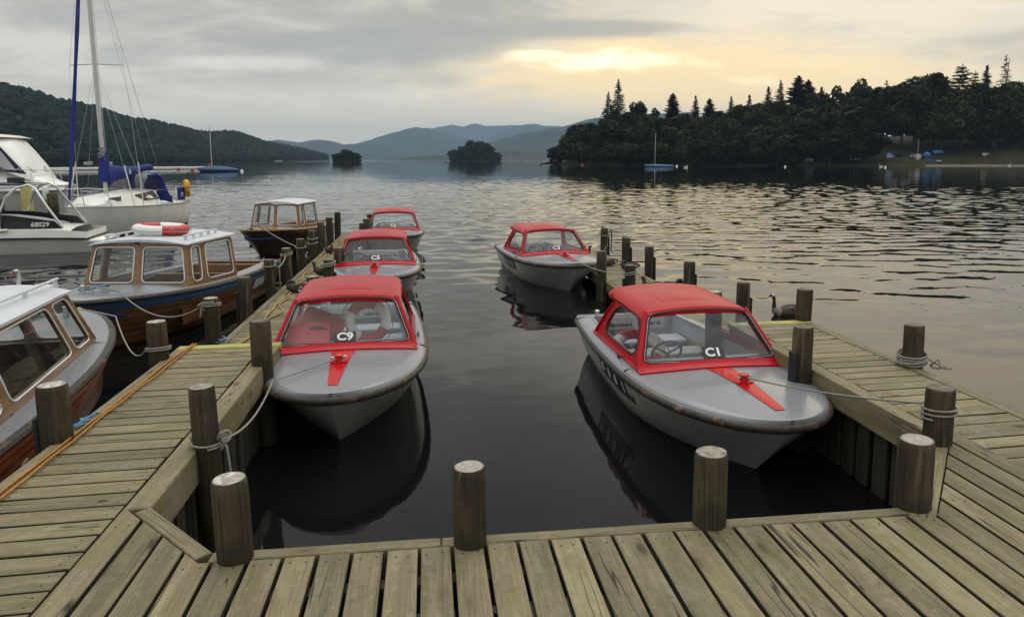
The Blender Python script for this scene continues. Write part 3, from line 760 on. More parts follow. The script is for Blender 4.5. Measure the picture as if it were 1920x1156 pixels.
def conifer(key, h, w, seed, whorls=17, per=8, n=26, size=.34, base=.12, shape=1.0, droop=.10, gap=0, m='leafB'):
    """tiers of branches carrying needle sprays"""
    g = np.random.default_rng(seed); out = []; mb_l = []
    for k in range(whorls):
        t = k / (whorls - 1); z = h * lerp(base, .975, t)
        ln0 = w * .5 * ((1 - t) ** shape * .97 + .03)
        if gap and g.random() < gap: continue
        for b in range(per):
            a = g.uniform(0, 2 * PI); ln = ln0 * g.uniform(.6, 1.12)
            q = max(5, int(n * (ln / (w * .5)) + 3)); s = np.linspace(.1, 1, q)[:, None]
            dirv = np.array([math.cos(a), math.sin(a), 0]); side = np.array([-math.sin(a), math.cos(a), 0])
            p = dirv * s * ln + np.array([0, 0, z]) + np.array([0, 0, 1]) * (-droop * h * .35 * s * s * (1 - t) + .02 * h * s * t)
            p = p + side * g.normal(size=(q, 1)) * ln * .15 + np.array([0, 0, 1]) * g.normal(size=(q, 1)) * .018 * h * .5
            V_ = np.zeros((q, 4, 3)); sz = size * lerp(1.1, .55, t) * g.uniform(.6, 1.3, (q, 1)); tl = g.normal(size=(q, 1)) * .5
            e2 = side + np.array([0, 0, 1]) * tl
            for kk, (i, j) in enumerate(((-1.2, -.5), (1.3, -.25), (1.2, .3), (-1.1, .5))): V_[:, kk] = p + dirv * sz * i + e2 * sz * j + np.array([0, 0, -1]) * sz * .35 * abs(j)
            out.append(V_.reshape(-1, 3))
        lim = (z, g.uniform(0, 6.3), ln0 * .8, -droop * h * .2); mb_l.append(lim)
    out.append(leaf_cloud(g, [((0, 0, h * .985), (.06, .06, h * .02))], 12, size * .35))
    tm = trunk_mesh('trunk', h * .97, h * .013, mb_l[::2], g)
    PROTO[key] = (quads_mesh('crown', np.concatenate(out), M[m]), tm, h, w)
broadleaf('domeA', 17, 15, 1); broadleaf('domeB', 17, 13, 2, 13); broadleaf('domeC', 17, 17, 3, 14, 4200); broadleaf('domeD', 17, 11, 4, 10, 3000)
broadleaf('low', 10, 13, 5, 10, 3000, .46, .02); broadleaf('lowB', 10, 12, 15, 12, 3000, .46, .02)
broadleaf('airy', 20, 9, 6, 14, 1100, .36, .25, True); broadleaf('dome', 22, 13, 7, 16, 4000, .5, .25)
broadleaf('stool', 9, 7, 21, 13, 3200, .5, -.06)
conifer('fir', 26, 9.5, 8, 24, 12, 30, .40, .15, .85, .10)
conifer('spruce', 33, 12, 9, 22, 8, 30, .38, .18, .9, .16, .08)
conifer('spire', 19, 7.6, 10, 28, 13, 24, .36, .08, .95, .08)
conifer('cypress', 20, 7.5, 12, 30, 18, 22, .44, .06, .55, -.05)
conifer('cedar', 29, 15, 13, 17, 13, 44, .5, .25, .62, .03, .05)
conifer('pine', 22, 6, 14, 12, 5, 14, .38, .45, .7, .02, .2)
def tree(kind, x, y, z, h, label, group=None, wf=1.0, name=None):
    cm, tm, ph, pw = PROTO[kind]; s = h / ph
    nm = name or {'fir': 'fir_tree', 'spruce': 'spruce_tree', 'spire': 'fir_tree', 'cypress': 'cypress_tree', 'cedar': 'cedar_tree', 'pine': 'pine_tree'}.get(kind, 'broadleaf_tree')
    o = thing(nm, label, 'tree', (x, y, z), rnd.uniform(0, 6.28), group)
    o.scale = (s * wf, s * wf, s)
    for n_, me in (('crown', cm), ('trunk', tm)):
        c = bpy.data.objects.new(n_, me); COL.objects.link(c); c.parent = o
    return o
SKY=[(83.0,314.1,8.8,27.0,'fir'),(80.4,321.5,9.0,22.1,'fir'),(90.1,306.4,8.4,17.8,'dome'),(97.7,307.7,9.3,14.2,'airy'),(105.3,306.4,9.8,19.4,'cypress'),(114.1,302.6,10.0,16.9,'spire'),(118.8,298.2,9.5,17.1,'cypress'),(129.7,301.1,10.0,18.6,'spire'),(138.5,302.2,10.2,18.1,'spire'),(146.0,299.5,10.0,20.7,'spire'),(153.6,303.7,10.6,25.2,'fir'),(160.2,300.1,10.2,26.7,'cypress'),(166.1,302.4,10.7,24.9,'cypress'),(168.1,294.6,10.0,22.9,'spire'),(177.4,297.5,10.7,22.6,'airy'),(184.5,292.1,10.5,25.4,'airy'),(196.6,291.4,11.0,22.4,'pine'),(207.7,281.4,10.2,26.3,'dome'),(218.6,283.5,10.7,20.7,'dome'),(227.2,284.0,11.0,30.0,'cedar'),(235.7,286.5,11.4,27.3,'cedar'),(239.1,283.8,11.2,29.3,'spire'),(243.4,278.7,11.0,33.2,'spruce'),(251.6,276.5,11.2,14.5,'dome')]
LAB = ['tallest slender fir standing above the left end of the wooded right shore', 'shorter fir close on the left of the tall slender fir, right shore',
 'dark round topped tree just right of the two slender firs', 'thin feathery tree right of the dark round topped tree',
 'lone blunt topped conifer standing clear on the skyline over the blue covered keelboat', 'small pointed fir first right of the lone blunt topped conifer',
 'narrow column shaped conifer between two small pointed firs', 'slim spire fir fourth right of the lone blunt topped conifer',
 'sharp little spire just left of the tall cluster of dark conifers', 'cone shaped fir at the left edge of the tall cluster of dark conifers',
 'ragged fir rising left in the tall cluster of dark conifers', 'broadest dark conifer at the top of the tall conifer cluster',
 'rounded dark conifer on the right side of the tall conifer cluster', 'single pointed fir standing right of the tall conifer cluster',
 'loose feathery tree between the single pointed fir and the round lacy tree', 'round lacy tree with sky showing through its crown',
 'thin scrubby pine poking up right of the round lacy tree', 'wide domed tree with the broadest top on the right shore skyline',
 'lower rounded tree on the right shoulder of the widest domed tree', 'dark tiered cedar, taller of the two on the right skyline',
 'second tiered cedar merging with the right side of the tall cedar', 'narrow pointed fir between the cedars and the tall spruce',
 'tallest open branched spruce at the far right of the skyline', 'low rounded tree at the right edge of the picture below the tall spruce']
for (x, y, z, h, k), l in zip(SKY, LAB):
    wf = {(207.7): 1.25, (218.6): .8, (235.7): .55, (90.1): .78, (160.2): 1.15}.get(x, 1)
    wf *= {'fir': 1.25, 'spire': 1.35, 'cypress': 1.4, 'cedar': 1.35, 'spruce': 1.3, 'airy': 1.15, 'pine': 1.3, 'dome': 1.05}[k]
    h += {'spire': 1.3 + 1.2 * math.sin(x), 'cypress': 1.2, 'pine': 2.5, 'cedar': 2.0, 'spruce': 1.5}.get(k, .8)
    tree(k, x, y, z - .5, h + .5, l, 'trees of the right shore skyline', wf)
MASS=[(59.8,324.6,0.9,7.2),(68.2,335.4,6.6,10.4),(64.7,327.6,3.1,9.0),(64.5,311.3,0.9,8.1),(73.2,326.4,6.6,9.6),(70.1,302.7,3.1,9.9),(67.9,297.4,0.9,7.4),(78.2,312.4,6.6,12.5),(74.2,290.1,3.1,11.2),(72.7,283.4,0.9,8.9),(84.5,302.1,6.6,12.5),(79.5,285.1,3.1,10.3),(77.6,272.9,0.9,8.0),(90.2,296.6,6.6,12.3),(85.3,279.4,3.1,11.3),(83.4,272.1,0.9,8.1),(96.1,290.7,6.6,12.3),(91.3,273.6,3.1,10.8),(88.0,269.1,0.9,8.0),(101.7,285.0,6.6,11.8),(98.1,272.1,3.1,10.0),(96.0,261.6,0.9,8.9),(110.0,286.0,6.6,12.8),(107.0,270.4,3.1,11.4),(101.4,257.2,0.9,9.1),(117.3,281.9,6.6,13.5),(112.2,264.5,3.1,11.8),(106.8,259.7,0.9,8.9),(125.5,284.7,6.6,14.2),(117.2,264.4,3.1,11.9),(113.4,258.5,0.9,9.2),(129.5,280.0,6.6,15.5),(127.2,266.3,3.1,12.5),(123.3,259.5,0.9,9.9),(137.3,278.1,6.6,16.1),(133.2,267.8,3.1,13.2),(127.9,253.6,0.9,10.1),(145.0,278.5,6.6,16.2),(139.4,262.4,3.1,13.2),(137.6,258.3,0.9,10.6),(155.9,279.1,6.6,18.5),(145.3,260.7,3.1,14.3),(141.2,256.7,0.9,11.1),(161.1,276.8,6.6,19.0),(153.0,260.1,3.1,15.5),(147.1,249.4,0.9,11.1),(170.9,273.5,6.6,17.8),(158.9,253.8,3.1,15.3),(156.5,249.8,0.9,10.7),(173.3,270.0,6.6,18.1),(166.9,256.3,3.1,15.8),(160.3,247.6,0.9,10.6),(182.0,267.2,6.6,17.8),(171.2,251.5,3.1,15.9),(187.3,265.4,6.6,18.7),(190.8,262.7,6.6,18.1),(199.2,262.2,6.6,19.4),(208.7,259.1,6.6,17.8),(195.1,243.9,3.1,15.8),(214.5,255.5,6.6,17.4),(203.5,243.6,3.1,15.9),(224.0,256.9,6.6,17.0),(210.6,243.7,3.1,14.5),(224.2,250.3,6.6,18.2),(213.0,237.1,3.1,13.9),(231.5,245.6,6.6,14.6),(220.4,234.1,3.1,13.2),(234.4,243.4,6.6,16.4),(224.1,229.9,3.1,13.5)]
kinds = ['domeA', 'domeB', 'domeC', 'domeD']
for i, (x, y, z, h) in enumerate(MASS):
    if z == 3.1 and x > 164:                       # open ground with the beached boats
        if x < 195: continue
        x += 2.2; y += 11; z = 5.5
    h *= rnd.uniform(.86, 1.14)
    k = kinds[i % 4] if h > 10.5 else ('low' if i % 2 else 'lowB')
    h *= 1.08 + .26 * min(1, max(0, (x - 120) / 90)) if z > 2 else 1.0
    base = PROTO[k][2]; wf = min(2.0, max(1.0, rnd.uniform(11, 18) / (PROTO[k][3] * h / base)))
    tree(k, x, y, z - .6, h + .6, 'broadleaf tree merging into the dark wooded mass along the right shore', 'broadleaf trees massed on the right shore', wf)
for i, x in enumerate((168.2, 171, 173.6, 186.4, 189.2, 191.7)):    # bare stems in the dark gap behind the boats
    tree('pine', x, 256 + (i % 3) * 3, 4.2, 17 + i % 3, 'tall bare stemmed pine in the dark gap behind the beached boats', 'pines behind the beached boats', .9)
# islets
def islet(name, cx, cy, rx, ry, h):
    rows = []
    for k in (1, .8, .5, .2, .01): rows.append([(cx + rx * k * math.cos(a) * (1 + .12 * math.sin(3 * a)), cy + ry * k * math.sin(a), h * (1 - k ** 1.5) - (.8 if k == 1 else 0)) for a in [2 * PI * j / 28 for j in range(28)]])
    mb = MB(); mb.grid(rows, cu=True); struct(name, mb, M['earth'])
islet('small_islet', -60.4, 581, 11, 7, 1.0); islet('large_islet', 51.5, 805, 29, 14, 1.6)
for dx, h, l in ((-6.5, 6.5, 'left low tree on the small islet'), (-.5, 9.4, 'tallest middle tree on the small islet'), (6, 7.0, 'right bushy tree on the small islet')):
    tree('stool', -60.4 + dx, 581, -.9, h + 1, l, 'trees on the small islet', 1.75)
for dx, h, l in ((-22, 11.5, 'leftmost low tree on the larger islet'), (-13, 15, 'tree on the left slope of the larger islet crown'), (-3, 21, 'tall left tree at the top of the larger islet'), (7, 20.5, 'tall right tree at the top of the larger islet'), (15, 14, 'tree on the right slope of the larger islet crown'), (24, 8.5, 'rightmost low tree tapering to the water on the larger islet')):
    tree('stool', 51.5 + dx, 805, -1.2, h + 2, l, 'trees on the larger islet', 1.5)
for x, y, h, l in ((-259, 500, 22, 'olive tree at the left edge of the picture behind the white cruiser'), (-251, 507, 16, 'shorter olive tree right of the one at the left picture edge')):
    tree('domeA', x, y, 1, h, l, 'trees behind the cruiser')

# haze: the damp evening air between here and the fells
m = bpy.data.materials.new('damp_air'); m.use_nodes = True; t = NT(m.node_tree)
out = t.n('ShaderNodeOutputMaterial'); pv = t.n('ShaderNodeVolumePrincipled')
pv.inputs['Color'].default_value = (.50, .75, 1.0, 1); pv.inputs['Density'].default_value = .000105
t.t.links.new(pv.outputs[0], out.inputs['Volume'])
mb = MB(); mb.box((500, 5675, 229), (11000, 11570, 464)); hz = mb.build('haze', m); tag(hz, 'thin blue evening haze over the lake and fells', 'haze', kind='stuff')
# ------------------------------------------------------------------ jetties
DZ = .70; FZ = .34
E0, E1, E2, E3 = (-1.42, 3.78), (-.99, 3.27), (2.38, 3.10), (3.14, 3.97)
def nail(mb, x, y, z):
    mb.cur = 1; tn = mb.tn; mb.tn = 0
    r = .0055
    mb.add([(x + r * math.cos(a), y + r * math.sin(a), z + .0012) for a in [PI / 4 * k for k in range(8)]] + [(x, y, z + .003)], [(k, (k + 1) % 8, 8) for k in range(8)])
    mb.cur = 0; mb.tn = tn
def board(mb, poly, z1, th, udir, nails=()):
    mb.tn = rnd.uniform(.15, 1.0)
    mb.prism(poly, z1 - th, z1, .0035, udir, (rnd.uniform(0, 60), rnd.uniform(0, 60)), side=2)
    for (x, y) in nails: nail(mb, x + rnd.uniform(-.008, .008), y + rnd.uniform(-.01, .01), z1)
def xboards(mb, x0, x1, y0, y1, z, pitch=.152, gap=.0165):
    y = y0
    while y < y1 - .05:
        w = pitch - gap + rnd.uniform(-.004, .003); ye = min(y + w, y1)
        a, b = x0 + rnd.uniform(0, .008), x1 - rnd.uniform(0, .008); s = rnd.uniform(-.003, .003)
        board(mb, [(a, y - s), (b, y + s), (b, ye + s), (a, ye - s)], z + rnd.uniform(-.002, .002), .034, (1, 0), [(q, y + f * w) for q in (x0 + .05, x1 - .05) for f in (.25, .75)])
        y += pitch
def beam(mb, x0, x1, y0, y1, z, th, along='y'):
    mb.tn = rnd.uniform(.2, .9)
    mb.prism([(x0, y0), (x1, y0), (x1, y1), (x0, y1)], z - th, z, .007, (0, 1) if along == 'y' else (1, 0), (rnd.uniform(0, 40), rnd.uniform(0, 40)))
def strip(mb, p, q, w, z, th):
    d = (Vector(q) - Vector(p)).normalized(); n = Vector((d.y, -d.x)) * w      # to the right of travel
    P = [p, q, (q[0] + n.x, q[1] + n.y), (p[0] + n.x, p[1] + n.y)][::-1]
    mb.tn = rnd.uniform(.3, .9); mb.prism(P, z - th, z, .005, (d.x, d.y), (rnd.uniform(0, 40), rnd.uniform(0, 40)))
def piles(mb, pts, z):
    for x, y in pts: mb.lathe([(.07, -1.6), (.075, z)], 10, (x, y, 0))
def screen(mb, x, y0, y1, ztop):
    y = y0
    while y < y1:
        w = rnd.uniform(.12, .16); mb.box((x + rnd.uniform(-.006, .006), y + w / 2, ztop / 2 - .25), (.03, w, ztop + .5), bev=.004); y += w + rnd.uniform(.04, .075)
    mb.box((x + (-.05 if x < 0 else .05), (y0 + y1) / 2, ztop / 2 - .25), (.02, y1 - y0, ztop + .46))  # added backing sheet, hides bright water so the slits stay dark

fj = thing('front_jetty', 'weathered timber walkway across the foreground with boards running towards the lake', 'jetty', (0, 0, 0))
mb = MB(); x = -1.556; PW = .1485
ends = []
while x < 3.29:
    w = PW - .0185 + rnd.uniform(-.003, .002); sk = rnd.uniform(-.002, .002)
    def lim(a, b, off, q):
        d = (Vector(b) - Vector(a)).normalized(); n = Vector((d.y, -d.x)); p = Vector(a) + n * off
        return p.y + (q - p.x) * d.y / d.x
    j = rnd.uniform(0, .005)
    top = lambda q: min(3.93, max(lim(E0, E1, .078, q), lim(E1, E2, .078, q), lim(E2, E3, .122, q))) - j
    xs = [x] + [x + w * k / 40 for k in range(1, 40)] + [x + w]
    pts = [(q, top(q)) for q in xs]; keep = [pts[0]]
    for a_, b_, c_ in zip(pts, pts[1:], pts[2:]):
        if abs((b_[1] - a_[1]) - (c_[1] - b_[1])) > 8e-4: keep.append(b_)
    keep.append(pts[-1])
    poly = [(x, -.6), (x + w, -.6)] + [(a_ + sk, b_) for a_, b_ in keep[::-1]]
    if len(poly) > 2:
        ym = max(p[1] for p in poly) - .06
        yl = min(ym, sorted(p[1] for p in poly)[-2] - .05)
        board(mb, poly, DZ + rnd.uniform(-.0025, .0025), .036, (0, 1), [(x + w * f, q) for f in (.25, .76) for q in (yl, yl - .75, yl - 1.5)])
    x += PW
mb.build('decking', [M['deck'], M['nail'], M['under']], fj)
mb = MB(); strip(mb, E1, (.02, 3.219), .074, DZ + .003, .17); strip(mb, (.026, 3.2187), E2, .074, DZ + .002, .17)
mb.build('edge_board', M['deck'], fj)
for a, b, w_ in (((E0[0] - .004, E0[1] + .004), (E1[0] - .004, E1[1] + .002), .075), ((E2[0] - .065, E2[1] - .072), (E3[0] - .004, E3[1] - .002), .118)):
    mb = MB(); strip(mb, a, b, w_, DZ + .004, .17); mb.build('corner_board', M['deck'], fj)
mb = MB()
for y in (.7, 1.6, 2.5, 2.95): mb.box((.85, y, DZ - .105), (4.7, .07, .13))
piles(mb, [(q, y) for q in (-1.2, .2, 1.6, 2.8) for y in (.9, 2.8)], DZ - .17); mb.build('bearers', M['under'], fj)

lj = thing('left_jetty', 'weathered finger jetty on the left between the wooden launches and the red boats', 'jetty')
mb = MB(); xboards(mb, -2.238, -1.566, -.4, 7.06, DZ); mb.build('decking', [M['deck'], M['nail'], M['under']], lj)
mb = MB(); beam(mb, -2.34, -2.245, -.4, 7.06, DZ + .004, .19); mb.build('outer_beam', M['deck'], lj)
mb = MB(); beam(mb, -1.555, -1.42, 3.785, 7.06, DZ + .003, .21); mb.build('inner_beam', M['deck'], lj)
mb = MB(); beam(mb, -2.34, -1.42, 7.066, 7.19, DZ + .006, .045, 'x'); mb.build('yellow_step_edge', M['yellow'], lj)
mb = MB(); screen(mb, -1.50, 3.75, 7.0, DZ - .2); mb.build('wave_screen', M['under'], lj)
mb = MB()
for q in (-2.2, -1.63): mb.box((q, 3.3, DZ - .11), (.07, 7.2, .13))
piles(mb, [(-2.2, y) for y in (1, 3, 5, 7)], DZ - .15)
mb.box((-1.88, 7.15, (DZ + FZ) / 2 - .04), (.9, .03, DZ - FZ - .02)); mb.build('bearers', M['under'], lj)

rj = thing('right_jetty', 'weathered finger jetty on the right beside the nearest red boat C1', 'jetty')
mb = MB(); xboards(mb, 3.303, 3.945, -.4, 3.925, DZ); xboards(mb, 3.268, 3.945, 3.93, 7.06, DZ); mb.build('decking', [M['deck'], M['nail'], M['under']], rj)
mb = MB(); beam(mb, 3.952, 4.06, -.4, 7.06, DZ + .004, .19); mb.build('outer_beam', M['deck'], rj)
mb = MB(); beam(mb, 3.14, 3.26, 3.99, 7.06, DZ + .003, .21); mb.build('inner_beam', M['deck'], rj)
mb = MB(); beam(mb, 3.14, 4.06, 7.066, 7.19, DZ + .006, .045, 'x'); mb.build('yellow_step_edge', M['yellow'], rj)
mb = MB(); screen(mb, 3.22, 3.9, 7.0, DZ - .2); mb.build('wave_screen', M['under'], rj)
mb = MB()
for q in (3.34, 3.9): mb.box((q, 3.3, DZ - .11), (.07, 7.2, .13))
piles(mb, [(3.9, y) for y in (1, 3, 5, 7)], DZ - .15)
mb.box((3.6, 7.15, (DZ + FZ) / 2 - .04), (.9, .03, DZ - FZ - .02)); mb.build('bearers', M['under'], rj)

def far_jetty(name, label, x0, x1, y1, z):
    o = thing(name, label, 'jetty'); mb = MB()
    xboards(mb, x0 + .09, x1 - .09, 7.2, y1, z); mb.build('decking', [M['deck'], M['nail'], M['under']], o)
    mb = MB(); beam(mb, x0, x0 + .083, 7.2, y1, z + .004, .16); mb.build('edge_beam', M['deck'], o)
    mb = MB(); beam(mb, x1 - .083, x1, 7.2, y1, z + .004, .16); mb.build('edge_beam', M['deck'], o)
    mb = MB(); mb.box(((x0 + x1) / 2, (7.2 + y1) / 2, z - .1), (.1, y1 - 7.3, .12)); mb.build('bearers', M['under'], o)
far_jetty('left_outer_jetty', 'lower jetty continuing past the yellow step on the left, ducks and rope on it', -2.42, -1.60, 21.4, FZ)
far_jetty('right_outer_jetty', 'lower narrow jetty continuing past the yellow step on the right, behind boats C1 and C3', 3.0, 3.88, 16.4, FZ)

# ------------------------------------------------------------------ round timber posts
def post_proto(seed, h, r):
    mb = MB(); prof = [(r * 1.03, 0), (r * 1.02, h * .25), (r, h * .5), (r * .99, h * .75), (r * .985, h - .10), (r * .975, h - .03), (r * .94, h - .010), (r * .88, h - .001)]
    rows = mb.lathe(prof, 26, jit=.085, seed=seed)
    mb.cur = 1; top = rows[-1]; c = (0, 0, h + .003); ring = [tuple(lerp(a, b, .5) for a, b in zip(p, c)) for p in top]
    mb.grid([top, ring], cu=True); mb.add(ring + [c], [(k, (k + 1) % 26, 26) for k in range(26)])
    o = mb.build('mooring_post', [M['post'], M['end']], smooth=True, angle=50); me = o.data; bpy.data.objects.remove(o); return me
POSTS = [post_proto(k, 2.6, r) for k, r in enumerate((.086, .088, .084, .089))]
def post(x, y, ztop, label, k=0, tilt=(0, 0), fender=None, r=1.0, dark=False):
    o = bpy.data.objects.new('mooring_post', POSTS[k % 4]); COL.objects.link(o)
    if dark: o.material_slots[1].link = 'OBJECT'; o.material_slots[1].material = M['enddark']
    o.location = (x, y, ztop - 2.6); o.rotation_euler = (R(tilt[0]), R(tilt[1]), rnd.uniform(0, 6.28)); o.scale = (r, r, 1)
    # keep the top where it belongs when the post leans
    top = o.rotation_euler.to_matrix() @ Vector((0, 0, 2.6)); o.location = Vector((x, y, ztop)) - top
    tag(o, label, 'post', 'round timber mooring posts along the jetties')
    if fender is not None:
        mb = MB(); a = fender - o.rotation_euler.z; d = Vector((math.cos(a), math.sin(a), 0))
        mb.box(d * .098 + Vector((0, 0, 2.6 - .20 - .42)), (.04, .085, .84), rot=Matrix.Rotation(a, 3, 'Z'), bev=.012)
        mb.build('rubber_fender', M['rubber'], o)
    return o
post(-.885, 3.205, 1.075, 'post with pale whitened top at the left corner of the front walkway', 1, (0, -1.2), r=.88)
post(.153, 3.155, 1.07, 'post standing in the middle of the front walkway edge', 0, r=.90)
post(1.306, 3.125, 1.065, 'post on the front walkway edge below the bow of boat C1', 2, (0, .6))
post(2.385, 3.10, 1.06, 'post at the right corner of the front walkway, nearer of the corner pair', 3, (0, 1.0))
post(3.085, 3.83, 1.055, 'right corner post carrying two turns of rope from boat C1', 1, dark=True)
post(3.075, 5.49, 1.06, 'post with a black rubber strip against the bow of boat C1', 0, (0, 0), R(195), dark=True)
post(4.04, 5.39, 1.06, 'post on the outer edge of the right jetty with rope coiled round its foot', 2, (0, 1.2), dark=True)
post(-2.33, 4.85, 1.065, 'post beside the white roofed launch with a black strip on its left', 3, (0, 0), R(180))
post(-1.385, 4.58, 1.085, 'post with the mooring rope of boat C9 tied round it', 0, (0, -1), r=.90)
post(-1.44, 6.42, 1.09, 'post between the left jetty and the bow of boat C9', 1, dark=True)
post(-2.37, 6.75, 1.045, 'post by the yellow step with the white roofed launch tied to it', 2)
for i, (x, y, z, l, fd) in enumerate((
    (-2.49, 8.8, .87, 'post tied to the bow rope of the launch with the blue stripe', None),
    (-2.52, 10.5, .84, 'post beside the middle of the blue striped launch', R(180)),
    (-2.50, 12.0, .88, 'post hiding the stern of the blue striped launch beside the number 8040', None),
    (-2.51, 13.5, .88, 'post just beyond the stern of the blue striped launch, rope looped round its top', None),
    (-2.52, 15.05, .88, 'post in front of the dark bow of the far launch', None),
    (-2.52, 16.6, .90, 'post with rope turns beside the resting duck and the far launch', None),
    (-2.50, 17.8, .98, 'taller post beside the middle of the far launch', R(180)),
    (-2.49, 19.2, .98, 'post next to last at the far end of the left jetty, launch side', None),
    (-2.50, 21.1, .98, 'last post at the far end of the left jetty, launch side', None),
    (-1.57, 10.2, .87, 'post half hidden behind the red roof of boat C9', None),
    (-1.58, 11.9, .87, 'post with rope round its top at the bow of boat C5', R(0)),
    (-1.58, 13.3, .89, 'post touching the left side of boat C5', None),
    (-1.58, 14.9, .88, 'post behind the left edge of the windscreen of boat C5', None),
    (-1.58, 16.4, .88, 'post at the bow of boat C2', None),
    (-1.59, 18.3, .90, 'post touching the left side of boat C2', None),
    (-1.60, 19.6, .91, 'post behind the left edge of the windscreen of boat C2', None),
    (-1.61, 20.9, .92, 'last post at the far end of the left jetty, boat side', None))):
    post(x, y, z, l, i, (rnd.uniform(-1.4, 1.4), rnd.uniform(-1.4, 1.4)), fd, dark=i % 3 != 0)
for i, (x, y, z, l, fd) in enumerate((
    (2.93, 12.1, .88, 'tall post rising from the water in front of the bow of boat C3', None),
    (2.96, 10.4, .88, 'post holding the bow rope of boat C3', R(180)),
    (3.03, 7.32, 1.03, 'post top just showing over the red roof of boat C1', None),
    (3.93, 16.0, .90, 'farthest post of the right jetty with a rope hitched near its top', R(0)),
    (3.92, 14.1, .88, 'second farthest post on the outer side of the right jetty', R(0)),
    (3.94, 12.6, .88, 'third farthest post on the outer side, with a wide black rubber pad', R(0)),
    (3.97, 10.6, .88, 'post on the outer side of the right jetty beside the sleeping ducks behind boat C1', R(0)),
    (3.98, 8.65, .88, 'post with a black strip behind the rear of the red roof of boat C1', R(0)),
    (4.02, 7.18, 1.05, 'post beside the swimming goose at the yellow step', None))):
    post(x, y, z, l, i + 1, (rnd.uniform(-1.2, 1.2), rnd.uniform(-1.2, 1.2)), fd, dark=i != 2)
# ------------------------------------------------------------------ boats
def bshape(t, L, vm, p, q, st):
    """half breadth fraction at distance t from the stem"""
    if t <= 0: return 0
    if t < vm: return max(0, 1 - (1 - t / vm) ** p) ** q
    w = (t - vm) / (L - vm); return 1 - (1 - st) * w * w
class Hull:
    def __init__(s, L, levels, sheer, vm, st, nv=44, nl=13, lap=0):
        s.L, s.lv, s.sheer, s.vm, s.st, s.nv = L, levels, sheer, vm, st, nv
        s.hs = list(np.linspace(levels[0][0], 1, nl)); s.lap = lap
    def par(s, h):
        a = np.array(s.lv); return [float(np.interp(h, a[:, 0], a[:, k])) for k in range(1, 5)]   # b, p, q, t0
    def pt(s, h, v, off=0):
        b, p, q, t0 = s.par(h); t = t0 + v * (s.L - t0)
        half = b * bshape(t - t0, s.L - t0, s.vm - t0 * .6, p, q, s.st)
        return half + off * min(1, v * 12), t, h * s.sheer(t)
    def half(s, t, h=1.0):
        b, p, q, t0 = s.par(h); return b * bshape(t - t0, s.L - t0, s.vm - t0 * .6, p, q, s.st)
    def vs(s): return [(k / s.nv) ** 1.6 for k in range(s.nv + 1)]
    def rows(s, hs=None, off=0):
        out = []
        for h in (hs or s.hs): out.append([s.pt(h, v, off) for v in s.vs()])
        return out
    def mesh(s, mb, hs=None):
        rws = []
        hl = hs or s.hs
        for i, h in enumerate(hl):
            if s.lap and 0 < i < len(hl) - 1: rws.append([s.pt(h, v, 0) for v in s.vs()]); rws.append([s.pt(h - .004, v, s.lap) for v in s.vs()]) if False else None
            rws.append([s.pt(h, v, s.lap * (i % 2) if s.lap else 0) for v in s.vs()])
        for sg in (1, -1): mb.grid([[(sg * x, y, z) for x, y, z in r] for r in rws], flip=sg < 0)
        tr = [r[-1] for r in rws]
        mb.grid([[(-x, y, z) for x, y, z in tr], [(x, y, z) for x, y, z in tr]])
    def edge(s, h, off=0, dz=0, n=60):
        """closed gunwale path: port stern -> bow -> starboard stern"""
        vs = [(k / n) ** 1.7 for k in range(n + 1)]
        R_ = []
        for v in vs:
            x, y, z = s.pt(h, v); R_.append((x + off * min(1, v * 10), y, z + dz))
        return [(-x, y, z) for x, y, z in R_[::-1]] + R_[1:]
def rounded(c4, rad, n=5):
    """rounded outline of a quad given by four 3-D corners; 4*(n+1) points"""
    out = []; C4 = [Vector(c) for c in c4]
    for i in range(4):
        p, a, b = C4[i], C4[i - 1], C4[(i + 1) % 4]
        r1 = min(rad, (a - p).length * .48); r2 = min(rad, (b - p).length * .48)
        q0 = p + (a - p).normalized() * r1; q1 = p + (b - p).normalized() * r2
        for k in range(n + 1):
            t = k / n; out.append(q0 * (1 - t) ** 2 + p * 2 * t * (1 - t) + q1 * t * t)
    return out
def densify(loop, m=3):
    out = []
    for a, b in zip(loop, loop[1:] + loop[:1]):
        k = m if (b - a).length > .08 else 1
        for j in range(k): out.append(a.lerp(b, j / k))
    return out
def frame(mb, outer, inner, off):
    off = Vector(off)
    mb.grid([outer, inner], cu=True); mb.grid([[p + off for p in inner], [p + off for p in outer]], cu=True)
    mb.grid([inner, [p + off for p in inner]], cu=True); mb.grid([[p + off for p in outer], outer], cu=True)
def uvquad(c4, u, v):
    a, b, c, d = [Vector(q) for q in c4]; return a.lerp(b, u).lerp(d.lerp(c, u), v)
def window(c4, u0, u1, v0, v1, rad, warp=None):
    L = rounded([uvquad(c4, u0, v0), uvquad(c4, u1, v0), uvquad(c4, u1, v1), uvquad(c4, u0, v1)], rad)
    return [warp(p) for p in L] if warp else L
